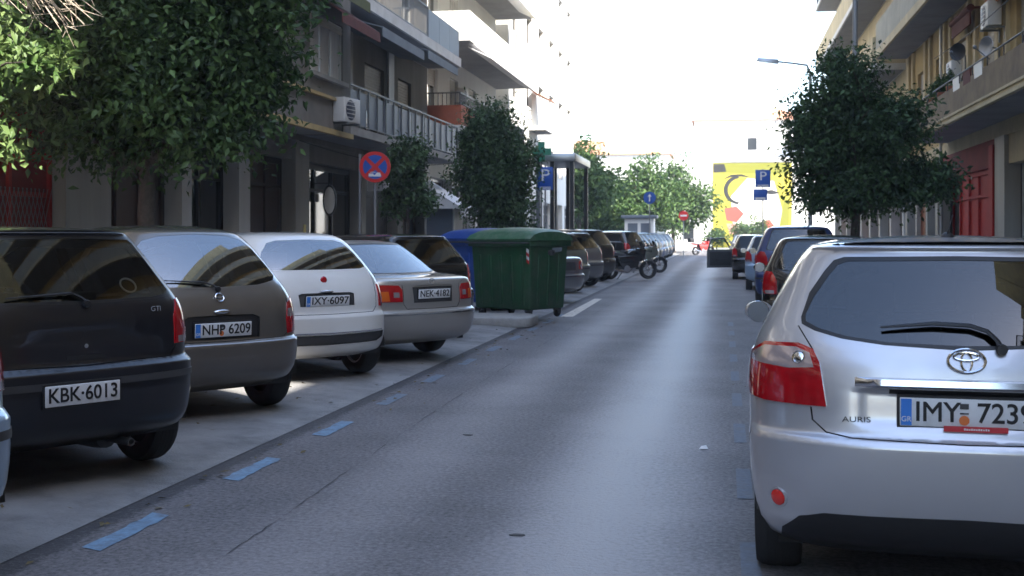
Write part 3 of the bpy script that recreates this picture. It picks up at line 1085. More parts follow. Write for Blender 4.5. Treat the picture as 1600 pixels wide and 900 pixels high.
def spec_hatch_near():
    return dict(
        levels=[(.19, .22, 4.05, .78), (.25, .10, 4.15, .825), (.34, .045, 4.20, .855), (.46, .018, 4.22, .872), (.60, .004, 4.22, .880), (.685, .0, 4.21, .882),
                (.712, .012, 4.20, .880), (.735, .046, 4.18, .880), (.80, .058, 4.14, .882), (.90, .066, 4.0, .882), (1.0, .080, 3.55, .874), (1.07, .105, 3.18, .858), (1.13, .142, 3.0, .832),
                (1.22, .22, 2.83, .782), (1.32, .315, 2.62, .722), (1.40, .392, 2.42, .668), (1.445, .425, 2.28, .630), (1.462, .405, 2.22, .610), (1.478, .45, 2.14, .56), (1.495, .62, 2.02, .44), (1.507, .78, 1.85, .28), (1.515, .95, 1.65, .12), (1.517, 1.1, 1.5, .0)],
        nr=3.3, nf=2.7, dr=.50, df=.8, paint=M['silver'], glass_r=M['glassdark'], glass=M['glass'], dent=auris_dent,
        rear_window=[(0, 1.098), (.30, 1.106), (.47, 1.125), (.58, 1.150), (.632, 1.172), (.635, 1.195), (.600, 1.26), (.535, 1.345), (.495, 1.388), (.45, 1.402), (0, 1.408)],
        windshield=[(0, 1.10), (.62, 1.12), (.56, 1.38), (0, 1.44)],
        side_windows=[[(.78, 1.14), (1.02, 1.11), (1.03, 1.38), (.98, 1.39)], [(1.10, 1.10), (1.86, 1.05), (1.84, 1.42), (1.12, 1.40)], [(1.94, 1.045), (2.95, 1.02), (2.62, 1.30), (2.30, 1.40), (1.95, 1.425)]],
        lamps=[('tail_light', [('r', .548, .842), ('r', .80, .848), ('s', .34, .858), ('s', .46, .90), ('s', .50, .985), ('s', .43, 1.04), ('r', .80, 1.085), ('r', .66, 1.090), ('r', .60, 1.070), ('r', .575, 1.02)], M['redlens'], None),
               ('reverse_lens', [('r', .598, 1.000), ('r', .70, .992), ('r', .80, 1.0), ('s', .33, 1.005), ('s', .44, 1.01), ('s', .40, 1.035), ('r', .80, 1.072), ('r', .67, 1.075), ('r', .615, 1.055)], M['clearlens'], 'tail_light')],
        headlamp=[('s', 3.72, .72), ('f', .62, .66), ('f', .55, .80), ('s', 3.62, .88)],
        grille=[(0, .40), (.5, .42), (.45, .55), (0, .56)],
        tailgate=[(0, .715), (.45, .722), (.55, .737), (.605, .785), (.612, .83), (.56, .84), (.60, 1.07), (.66, 1.16), (.652, 1.2), (.545, 1.41), (.5, 1.45), (0, 1.458)],
        bumper_line=.712, bw=.865, belt=1.06, dash=2.75, seat_f=2.15, seat_r=1.25, shelf=.42,
        rear_fine=[('number_plate_light', [(0, .905), (.30, .905), (.30, .925), (0, .925)], M['blackpl'], .001, .006)],
        rear_feats=[('diffuser', [(0, .1901), (.74, .1901), (.73, .30), (.66, .375), (.56, .405), (0, .415)], M['blackpl'], .003, .012)],
        seams=[[('r', .0, .716), ('r', .45, .723), ('r', .55, .738), ('r', .605, .785), ('r', .612, .838)],
               [('r', .605, 1.072), ('r', .665, 1.155)],
               [('s', 1.02, .40), ('s', 1.05, 1.08)], [('s', 1.90, .30), ('s', 1.90, 1.04)], [('s', 2.98, .35), ('s', 3.02, 1.0)],
               [('s', .30, .70), ('s', .43, .62)], [('r', .6, 1.47), ('s', 1.2, 1.47), ('s', 2.0, 1.462)]],
        doors=[[(1.05, .32), (1.90, .32), (1.90, 1.02), (1.06, 1.06)], [(1.905, .32), (2.97, .32), (3.0, .98), (1.905, 1.02)]],
        wr=.315, ww=.205, wy=(.66, 3.30), tw=.755, mirror=(2.78, 1.04), handles=[(1.15, .93), (2.0, .91)], lamp_off=.010)


def spec_navy():
    return dict(
        levels=[(.22, .20, 3.46, .76), (.28, .07, 3.54, .80), (.38, .02, 3.58, .822), (.55, .0, 3.60, .83), (.66, .0, 3.60, .83), (.69, .03, 3.58, .828), (.71, .055, 3.56, .826), (.85, .065, 3.42, .826),
                (.95, .075, 3.1, .818), (1.03, .095, 2.86, .80), (1.09, .125, 2.75, .775), (1.2, .20, 2.58, .725), (1.32, .285, 2.38, .672), (1.41, .35, 2.2, .625), (1.45, .37, 2.08, .588), (1.468, .36, 2.0, .55), (1.485, .48, 1.9, .45), (1.502, .7, 1.75, .28), (1.51, .9, 1.6, .12), (1.513, 1.0, 1.4, 0)],
        nr=3.2, nf=2.5, dr=.34, df=.7, paint=M['navy'], glass_r=M['glassdim'], glass=M['glass'],
        rear_window=[(0, 1.07), (.5, 1.075), (.635, 1.09), (.655, 1.11), (.60, 1.25), (.535, 1.40), (.50, 1.425), (0, 1.435)],
        windshield=[(0, 1.06), (.58, 1.07), (.5, 1.38), (0, 1.42)],
        side_windows=[[(.55, 1.09), (1.45, 1.02), (1.46, 1.37), (.62, 1.38)], [(1.53, 1.015), (2.6, .99), (2.25, 1.27), (1.95, 1.37), (1.54, 1.38)]],
        lamps=[('tail_light', [('r', .64, .78), ('r', .79, .78), ('s', .22, .78), ('s', .30, .86), ('s', .31, .98), ('r', .78, 1.06), ('r', .70, 1.05), ('r', .645, .95)], M['redlens'], None),
               ('reverse_lens', [('r', .675, .785), ('r', .79, .785), ('s', .20, .785), ('s', .22, .815), ('r', .78, .825), ('r', .675, .825)], M['clearlens'], 'tail_light')],
        headlamp=[('s', 3.12, .72), ('f', .58, .62), ('f', .5, .76), ('s', 3.0, .86)],
        grille=[(0, .42), (.4, .43), (.4, .52), (0, .53)],
        tailgate=[(0, .70), (.60, .71), (.65, .76), (.655, 1.06), (.665, 1.11), (.57, 1.40), (.5, 1.46), (0, 1.475)],
        bumper_line=.69, bw=.815, belt=1.02, dash=2.55, seat_f=1.95, seat_r=1.0, shelf=.3,
        rear_fine=[('plate_lamp', [(0, .735), (.13, .735), (.12, .755), (0, .758)], M['blackpl'], .006, .02)],
        seams=[[('r', 0, .699), ('r', .60, .709), ('r', .65, .76), ('r', .658, 1.06)], [('s', .72, .4), ('s', .62, 1.03)], [('s', 1.49, .3), ('s', 1.49, 1.0)], [('s', 2.6, .35), ('s', 2.62, .98)]],
        strips=[('bumper_trim', [('r', 0, .60), ('r', .78, .60), ('s', .30, .60)], M['greypl'], .02, .006)],
        wr=.283, ww=.175, wy=(.56, 2.93), tw=.715, mirror=(2.42, 1.02), handles=[(1.6, .88)], exhaust=.30, steel=True)


def spec_round():
    return dict(
        levels=[(.21, .22, 3.52, .75), (.28, .08, 3.62, .795), (.38, .02, 3.68, .82), (.50, .0, 3.70, .83), (.575, .0, 3.70, .832), (.60, .02, 3.69, .83), (.62, .045, 3.68, .828), (.75, .055, 3.58, .83),
                (.86, .075, 3.38, .826), (.95, .11, 3.12, .81), (1.02, .155, 2.9, .788), (1.12, .235, 2.68, .742), (1.24, .33, 2.48, .69), (1.36, .43, 2.28, .625), (1.43, .50, 2.12, .57), (1.47, .545, 2.0, .52), (1.495, .62, 1.9, .45), (1.52, .8, 1.75, .31), (1.535, 1.0, 1.6, .15), (1.54, 1.15, 1.45, 0)],
        nr=2.8, nf=2.35, dr=.40, df=.8, paint=M['taupe'], glass_r=M['glass'], glass=M['glass'],
        rear_window=[(0, 1.035), (.40, 1.045), (.60, 1.075), (.655, 1.11), (.625, 1.18), (.535, 1.33), (.445, 1.41), (.31, 1.445), (0, 1.46)],
        windshield=[(0, 1.06), (.56, 1.08), (.48, 1.36), (0, 1.44)],
        side_windows=[[(.62, 1.10), (1.48, 1.02), (1.49, 1.39), (.86, 1.38)], [(1.55, 1.015), (2.65, .98), (2.3, 1.27), (1.95, 1.39), (1.56, 1.41)]],
        lamps=[('tail_light', [('r', .645, .64), ('r', .79, .65), ('s', .30, .68), ('s', .34, .80), ('s', .33, .90), ('r', .76, .93), ('r', .67, .89), ('r', .635, .76)], M['redlens'], None),
               ('reverse_lens', [('r', .65, .775), ('r', .79, .775), ('s', .29, .775), ('s', .31, .835), ('r', .77, .845), ('r', .66, .84)], M['clearlens'], 'tail_light')],
        headlamp=[('s', 3.2, .74), ('f', .58, .70), ('f', .5, .86), ('s', 3.0, .92)],
        tailgate=[(0, .615), (.60, .62), (.66, .66), (.675, .90), (.67, 1.11), (.5, 1.44), (0, 1.49)],
        bumper_line=.60, bw=.815, bumper_mat=M['taupe'], belt=1.0, dash=2.6, seat_f=1.98, seat_r=1.05, shelf=.35,
        rear_fine=[('plate_recess', [(0, .63), (.33, .635), (.34, .79), (.29, .815), (0, .82)], M['blackpl'], -.008, -.012)],
        seams=[[('r', 0, .612), ('r', .60, .618), ('r', .66, .66), ('r', .678, .9), ('r', .672, 1.06)], [('s', .75, .4), ('s', .70, 1.03)], [('s', 1.52, .3), ('s', 1.52, 1.0)], [('s', 2.65, .35), ('s', 2.67, .97)]],
        strips=[('bumper_trim', [('r', 0, .592), ('r', .80, .592), ('s', .32, .592)], M['rim'], .006, .003)],
        wr=.285, ww=.175, wy=(.58, 3.0), tw=.715, mirror=(2.5, 1.02), handles=[(1.65, .86)], steel=True, seal_mat=M['taupe'])


def spec_retro():
    return dict(
        levels=[(.22, .20, 3.38, .74), (.28, .07, 3.46, .785), (.38, .02, 3.52, .81), (.50, .0, 3.54, .815), (.62, .002, 3.54, .815), (.65, .02, 3.53, .812), (.68, .04, 3.52, .81), (.80, .055, 3.44, .808),
                (.90, .085, 3.2, .80), (1.0, .135, 2.85, .782), (1.07, .185, 2.66, .758), (1.16, .255, 2.52, .72), (1.28, .355, 2.33, .662), (1.38, .455, 2.14, .60), (1.425, .52, 2.02, .55), (1.45, .58, 1.93, .50), (1.47, .70, 1.82, .38), (1.482, .9, 1.65, .22), (1.488, 1.1, 1.45, 0)],
        nr=2.8, nf=2.3, dr=.38, df=.75, paint=M['white'], glass_r=M['glass'], glass=M['glass'],
        rear_window=[(0, 1.10), (.52, 1.105), (.605, 1.12), (.61, 1.14), (.53, 1.28), (.44, 1.37), (.34, 1.395), (0, 1.405)],
        windshield=[(0, 1.03), (.58, 1.05), (.5, 1.33), (0, 1.40)],
        side_windows=[[(.72, 1.09), (1.35, 1.02), (1.36, 1.35), (.9, 1.33)], [(1.42, 1.015), (2.55, .98), (2.2, 1.25), (1.9, 1.35), (1.43, 1.37)]],
        lamps=[('tail_light', [('r', .665, .72), ('r', .735, .715), ('r', .775, .74), ('r', .775, .86), ('r', .745, .94), ('r', .675, .94)], M['redlens'], None)],
        headlamp=[('s', 3.05, .66), ('f', .58, .62), ('f', .5, .80), ('s', 2.95, .86)],
        tailgate=[(0, .665), (.56, .67), (.62, .72), (.64, .95), (.64, 1.12), (.5, 1.38), (.42, 1.43), (0, 1.455)],
        bumper_line=.65, bw=.80, belt=1.0, dash=2.45, seat_f=1.85, seat_r=1.02, shelf=.4,
        rear_fine=[('plate_recess', [(0, .745), (.31, .745), (.32, .86), (.28, .872), (0, .875)], M['greypl'], -.01, -.014)],
        rear_feats=[('bumper_insert', [(0, .36), (.60, .37), (.70, .41), (.70, .465), (0, .455)], M['greypl'], -.004, -.01)],
        seams=[[('r', 0, .662), ('r', .56, .668), ('r', .62, .72), ('r', .642, .95), ('r', .645, 1.1)], [('s', 1.39, .3), ('s', 1.39, 1.0)], [('s', 2.55, .35), ('s', 2.57, .97)]],
        strips=[('bumper_trim', [('r', 0, .475), ('r', .68, .483)], M['chrome'], .007, .006)],
        wr=.29, ww=.18, wy=(.56, 2.86), tw=.70, mirror=(2.35, 1.02), handles=[(1.5, .88)], handle_mat=M['chrome'], seal_mat=M['white'])


def spec_sedan():
    return dict(
        levels=[(.20, .22, 4.12, .76), (.27, .08, 4.22, .80), (.38, .02, 4.28, .83), (.50, .0, 4.30, .843), (.565, .0, 4.30, .845), (.585, .03, 4.29, .843), (.60, .05, 4.28, .843), (.72, .055, 4.2, .845),
                (.82, .065, 4.0, .838), (.90, .08, 3.5, .826), (.935, .10, 3.25, .815), (.955, .16, 3.12, .80), (.97, .34, 3.02, .785), (.985, .56, 2.95, .77), (1.02, .66, 2.86, .745), (1.12, .80, 2.66, .70), (1.24, .97, 2.42, .635), (1.32, 1.10, 2.22, .585), (1.352, 1.18, 2.1, .54), (1.37, 1.3, 1.98, .46), (1.385, 1.42, 1.88, .26), (1.39, 1.5, 1.75, 0)],
        nr=3.0, nf=2.5, dr=.38, df=.75, paint=M['champagne'], glass_r=M['glass'], glass=M['glass'],
        rear_window=[(0, 1.0), (.50, 1.005), (.66, 1.02), (.66, 1.04), (.54, 1.29), (.48, 1.325), (0, 1.335)],
        windshield=[(0, 1.0), (.6, 1.01), (.5, 1.29), (0, 1.33)],
        side_windows=[[(1.02, .995), (1.86, .97), (1.87, 1.29), (1.32, 1.28)], [(1.93, .968), (2.88, .95), (2.5, 1.18), (2.25, 1.27), (1.94, 1.30)]],
        lamps=[('tail_light', [('r', .46, .69), ('r', .76, .69), ('s', .28, .69), ('s', .38, .73), ('s', .38, .83), ('s', .28, .875), ('r', .74, .885), ('r', .50, .875), ('r', .46, .83)], M['redlens'], None),
               ('indicator_lens', [('r', .62, .70), ('r', .76, .70), ('s', .28, .70), ('s', .36, .735), ('s', .36, .795), ('r', .76, .81), ('r', .63, .81)], M['orangelens'], 'tail_light'),
               ('reverse_lens', [('r', .50, .74), ('r', .575, .74), ('r', .575, .80), ('r', .50, .80)], M['clearlens'], 'tail_light')],
        headlamp=[('s', 3.95, .60), ('f', .58, .58), ('f', .5, .70), ('s', 3.85, .74)],
        gate_name='boot_lid', tailgate=[(0, .605), (.40, .61), (.44, .66), (.45, .88), (.60, .93), (.64, .98), (0, .982)],
        bumper_line=.585, bw=.83, belt=.97, dash=2.95, seat_f=2.35, seat_r=1.5, shelf=.9,
        rear_fine=[('plate_recess', [(0, .675), (.30, .675), (.31, .85), (0, .855)], M['greypl'], -.006, -.01)],
        seams=[[('r', 0, .60), ('r', .40, .606), ('r', .443, .66), ('r', .45, .88), ('r', .60, .93)], [('s', 1.0, .4), ('s', 1.05, .96)], [('s', 1.9, .3), ('s', 1.9, .95)], [('s', 2.9, .35), ('s', 2.95, .94)]],
        strips=[('bumper_trim', [('r', 0, .545), ('r', .80, .545), ('s', .32, .545)], M['chrome'], .006, .004), ('boot_handle', [('r', 0, .873), ('r', .30, .873)], M['champagne'], .012, .01)],
        wr=.29, ww=.18, wy=(.92, 3.38), tw=.725, mirror=(2.75, 1.0), handles=[(1.2, .84), (2.1, .83)], steel=True)


def spec_far_hatch(paint, tall=1.0):
    s = spec_navy()
    s['paint'] = paint
    s['levels'] = [(z if z < .6 else .6 + (z - .6) * tall, a, b, w) for z, a, b, w in s['levels']]
    if tall != 1.0:
        f = lambda z: z if z < .6 else .6 + (z - .6) * tall
        for k in ('rear_window', 'windshield', 'tailgate'):
            s[k] = [(a, f(z)) for a, z in s[k]]
        s['side_windows'] = [[(a, f(z)) for a, z in w] for w in s['side_windows']]
        s['lamps'] = [(n, [(k, a, f(z)) for k, a, z in p], m, q) for n, p, m, q in s['lamps']]
        s['seams'], s['rear_fine'] = [], []
        s['mirror'] = (s['mirror'][0], f(s['mirror'][1]))
        s['belt'] = f(s['belt'])
    s['steel'] = False
    return s


def spec_far_sedan(paint):
    s = spec_sedan()
    s['paint'] = paint
    s['steel'] = False
    s['strips'] = s['strips'][:1]
    return s


CARS = {}


def place_car(name, spec, wheel, theta, label, group, lod=1, z0=0.06, key=None):
    """wheel: street position where the rear wheel on the carriageway side stands"""
    root = empty(name, (0, 0, 0), 0, label, "car", group)
    B, res = build_car(spec, root, lod)
    th = R(theta)
    r = Vector((math.cos(th), math.sin(th), 0))
    h = Vector((-math.sin(th), math.cos(th), 0))
    sg = 1 if theta > 20 else -1
    o = Vector((wheel[0], wheel[1], 0)) - r * (spec['tw'] * sg) - h * spec['wy'][0]
    root.location = (o.x, o.y, z0)
    root.rotation_euler = (0, 0, th)
    return root, B, res


def ellipse_ring(mb, c, ax, az, rx, rz, rad, n=28):
    th = np.linspace(0, 2 * math.pi, n + 1)
    mb.tube([c + ax * (rx * math.cos(t)) + az * (rz * math.sin(t)) for t in th], rad, 6, cap=False)


def squash(s):
    """lower waist and lamps by 4 cm, roof kept"""
    def f(z):
        t = min(1, max(0, (z - 1.0) / .45))
        return z - .04 * min(1, max(0, (z - .1) / .3)) * (1 - t * t * (3 - 2 * t))
    s['levels'] = [(f(z), a, b, w) for z, a, b, w in s['levels']]
    for k in ('rear_window', 'windshield', 'tailgate', 'grille'):
        s[k] = [(a, f(z)) for a, z in s[k]]
    s['side_windows'] = [[(a, f(z)) for a, z in w] for w in s['side_windows']]
    s['doors'] = [[(a, f(z)) for a, z in w] for w in s['doors']]
    s['lamps'] = [(n, [(k, a, f(z)) for k, a, z in p], m, q) for n, p, m, q in s['lamps']]
    s['headlamp'] = [(k, a, f(z)) for k, a, z in s['headlamp']]
    s['seams'] = [[(k, a, f(z)) for k, a, z in p] for p in s['seams']]
    for k in ('rear_fine', 'rear_feats'):
        s[k] = [(n, [(a, f(z) + (.0001 if z < .1902 else 0)) for a, z in h], m, o, w) for n, h, m, o, w in s[k]]
    s['bumper_line'] = f(s['bumper_line'])
    s['mirror'] = (s['mirror'][0], f(s['mirror'][1]))
    s['dent'] = lambda x, z: auris_dent(x, z + .04)
    return s


def near_cars():
    # ---- silver hatchback, right foreground
    spec = squash(spec_hatch_near())
    root = empty("hatchback_car", (0, 0, 0), 0, "silver hatchback with chrome strip and plate IMY 7239, rear filling the right foreground", "car", "cars parked in line along the right kerb")
    B, res = build_car(spec, root, 0)
    # emblem of three ovals
    p, n = B.rear(0, 1.003, 0.008)
    az = Vector((0, 0, 1)) - n * n.z
    az.normalize()
    ax = Vector((1, 0, 0))
    e = MB()
    ellipse_ring(e, p, ax, az, .072, .049, .0062)
    ellipse_ring(e, p + az * .020, ax, az, .048, .017, .0046)
    ellipse_ring(e, p - az * .002, ax, az, .021, .040, .0046)
    e.build("badge", M['chrome'], root)
    # chrome strip over the plate, a real ledge that follows the hatch
    m = MB()
    xs = np.linspace(-.435, .435, 25)
    vs, fs = [], []
    for x in xs:
        k = 1.0 if abs(x) < .36 else max(0.12, 1 - ((abs(x) - .36) / .075) ** 1.5)
        zc = -.04
        a, na = B.rear(x, .968 + zc, -.004)
        b, nb = B.rear(x, .930 + zc, -.004)
        vs += [a, B.rear(x, .970 + zc, .016 * k)[0], B.rear(x, .962 + zc, .030 * k)[0], B.rear(x, .938 + zc, .032 * k)[0], B.rear(x, .931 + zc, .024 * k)[0], b]
    for i in range(len(xs) - 1):
        for k in range(5):
            fs.append((6 * i + k, 6 * i + k + 1, 6 * i + 7 + k, 6 * i + 6 + k))
    m.add(vs, fs, True)
    o = m.build("tailgate_trim", M['chrome'], root)
    make_plate(root, B, "IMY  7239", 0.0, .796, .52, .116, True, .018, disc=-0.012)
    # red strip under the plate with tiny white print
    p, n = B.rear(.03, .727, .018)
    st = MB()
    st.box(-.122, .122, -.003, .003, -.011, .011)
    so = st.build("dealer_strip", M['redink'], root, loc=p)
    st = MB()
    for k in range(11):
        st.box(-.045 + k * .009, -.039 + k * .009, -.004, -.002, -.004, .004 - (k % 3) * .001)
    st.build("strip_print", M['whiteink'], so)
    # model lettering
    p, n = B.rear(-.43, .755, .004)
    yaw = math.atan2(n.x, -n.y)
    link("model_lettering", text_mesh("AURIS", .032, M['greypl'], .002, 1.35), root, p, (R(90), 0, yaw))
    # fog reflectors
    for sg in (-1, 1):
        p, n = B.rear(sg * .745, .405, .002)
        q = n.to_track_quat('Z', 'Y')
        r_ = MB()
        r_.lathe([(.0, .012), (.024, .011), (.034, .006), (.036, -.01)], 'z', 20)
        o = link("rear_reflector", r_.mesh("rear_reflector", M['redlens2']), root, p)
        o.rotation_mode = 'QUATERNION'
        o.rotation_quaternion = q
        r_ = MB()
        r_.lathe([(.036, .004), (.043, .006), (.045, -.008), (.036, -.008)], 'z', 20, closed=True)
        link("reflector_ring", r_.mesh("reflector_ring", M['silver']), o)
        # round bulb bowl inside the clear lens
        p, n = B.rear(sg * .66, .998, .0105)
        r_ = MB()
        r_.lathe([(.0, .006), (.016, .003), (.022, .0), (.026, .004), (.029, .0)], 'z', 20)
        o2 = link("reverse_bulb", r_.mesh("reverse_bulb", M['chrome']), root, p)
        o2.rotation_mode = 'QUATERNION'
        o2.rotation_quaternion = n.to_track_quat('Z', 'Y')
    wiper(root, B, [(.135, 1.045), (.12, 1.078), (.085, 1.112), (.02, 1.132), (-.12, 1.138), (-.33, 1.120)], .012)
    a = MB()
    pt = Vector((0, .80, 1.505))
    a.lathe([(.034, -.01), (.030, .006), (.018, .02), (.004, .026)], 'z', 14, tuple(pt))
    a.tube([pt + Vector((0, 0, .015)), pt + Vector((0, -.10, .06)), pt + Vector((0, -.22, .10))], [.004, .003, .002], 6)
    a.build("antenna", M['blackpl'], root)
    # high brake light
    hb = MB()
    p, n = B.rear(0, 1.388, -.012)
    hb.box(-.09, .09, p.y - .006, p.y + .02, p.z - .010, p.z + .008)
    hb.build("brake_light", M['redlens'], root)
    th = R(-4.0)
    root.location = (.965, 5.08, 0)
    root.rotation_euler = (0, 0, th)

    # ---- left row
    G = "cars parked at an angle along the left kerb"
    root, B, res = place_car("hatchback_car", spec_navy(), (-3.73, 7.42), 60, "dark navy hatchback with plain white plate KBK 6013, nearest full car on the left", G, 0)
    make_plate(root, B, "KBK\u00b76013", -.06, .545, .47, .118, False, .012)
    wiper(root, B, [(.02, 1.045), (0, 1.075), (-.06, 1.105), (-.45, 1.09)])
    p, n = B.rear(.50, 1.0, .004)
    link("model_lettering", text_mesh("GTi", .045, M['chrome'], .002, 1.2), root, p, (R(90), 0, math.atan2(n.x, -n.y)))
    l = MB()
    p, n = B.rear(0, .81, .002)
    l.lathe([(.0, -.006), (.013, -.006), (.014, .004)], 'y', 12, tuple(p))
    l.build("lock_cylinder", M['chrome'], root)
    p, n = B.rear(.36, 1.155, -.012)
    st = MB()
    ellipse_ring(st, p, Vector((1, 0, 0)), (Vector((0, 0, 1)) - n * n.z).normalized(), .05, .05, .006)
    st.build("window_sticker", M['whiteink'], root)

    root, B, res = place_car("hatchback_car", spec_round(), (-3.89, 9.98), 53, "grey-brown rounded hatchback with plate NHP 6209, second on the left", G, 0)
    make_plate(root, B, "NHP 6209", 0, .705, .50, .112, True, .006, disc=-.02)
    wiper(root, B, [(0, 1.01), (-.03, 1.04), (-.1, 1.065), (-.42, 1.085)])
    hd = MB()
    p, n = B.rear(0, .845, 0)
    hd.ball(p, .075, (1.0, .35, .28), 16, 8)
    hd.build("gate_handle", M['chrome'], root)
    p, n = B.rear(0, .955, .006)
    e = MB()
    ellipse_ring(e, p, Vector((1, 0, 0)), (Vector((0, 0, 1)) - n * n.z).normalized(), .036, .036, .006, 20)
    e.tube([p - Vector((.05, 0, 0)), p + Vector((.05, 0, 0))], .006, 6)
    e.build("badge", M['chrome'], root)

    root, B, res = place_car("hatchback_car", spec_retro(), (-3.82, 12.49), 50, "small white rounded hatchback with chrome bumper trim, between the grey-brown car and silver saloon", G, 0)
    make_plate(root, B, "IXY\u00b76097", 0, .795, .50, .105, True, .004)
    p, n = B.rear(0, 1.0, .004)
    e = MB()
    e.lathe([(.0, -.012), (.03, -.01), (.038, 0), (.036, .01)], 'y', 18, tuple(p))
    e.build("badge", M['redlens'], root)
    hd = MB()
    hd.ball(B.rear(0, .885, .004)[0], .06, (1.4, .4, .25), 14, 8)
    hd.build("gate_handle", M['chrome'], root)
    a = MB()
    a.tube([(0, 1.1, 1.485), (0, 1.0, 1.60)], [.006, .002], 6)
    a.build("antenna", M['blackpl'], root)

    root, B, res = place_car("saloon_car", spec_sedan(), (-3.65, 14.85), 57, "silver-beige saloon with orange and red tail lights, parked just before the green bin", G, 0)
    make_plate(root, B, "NEK\u00b74182", .02, .77, .50, .108, False, .004)
    p, n = B.rear(.0, .915, .006)
    e = MB()
    ellipse_ring(e, p, Vector((1, 0, 0)), Vector((0, 0, 1)), .04, .028, .005, 20)
    e.build("badge", M['chrome'], root)
# ================================================================ ground, carriageway, bays, pavements
def sheet(name, pts, z, mtl, kind="structure", zs=None):
    m = MB()
    m.add([(x, y, z if zs is None else zs[i]) for i, (x, y) in enumerate(pts)], [tuple(range(len(pts)))])
    return tag(m.build(name, mtl), kind=kind)


def strip_sheet(name, xs, zs, y0, y1, mtl, ny=1):
    m = MB()
    vs, fs = [], []
    n = len(xs)
    for j in range(ny + 1):
        y = y0 + (y1 - y0) * j / ny
        vs += [(x, y, z) for x, z in zip(xs, zs)]
    for j in range(ny):
        for i in range(n - 1):
            a = j * n + i
            fs.append((a, a + 1, a + n + 1, a + n))
    m.add(vs, fs)
    return tag(m.build(name, mtl), kind="structure")


XL, XR = -10.0, 6.3          # house fronts
KL, KR = -7.25, 2.25         # kerbs


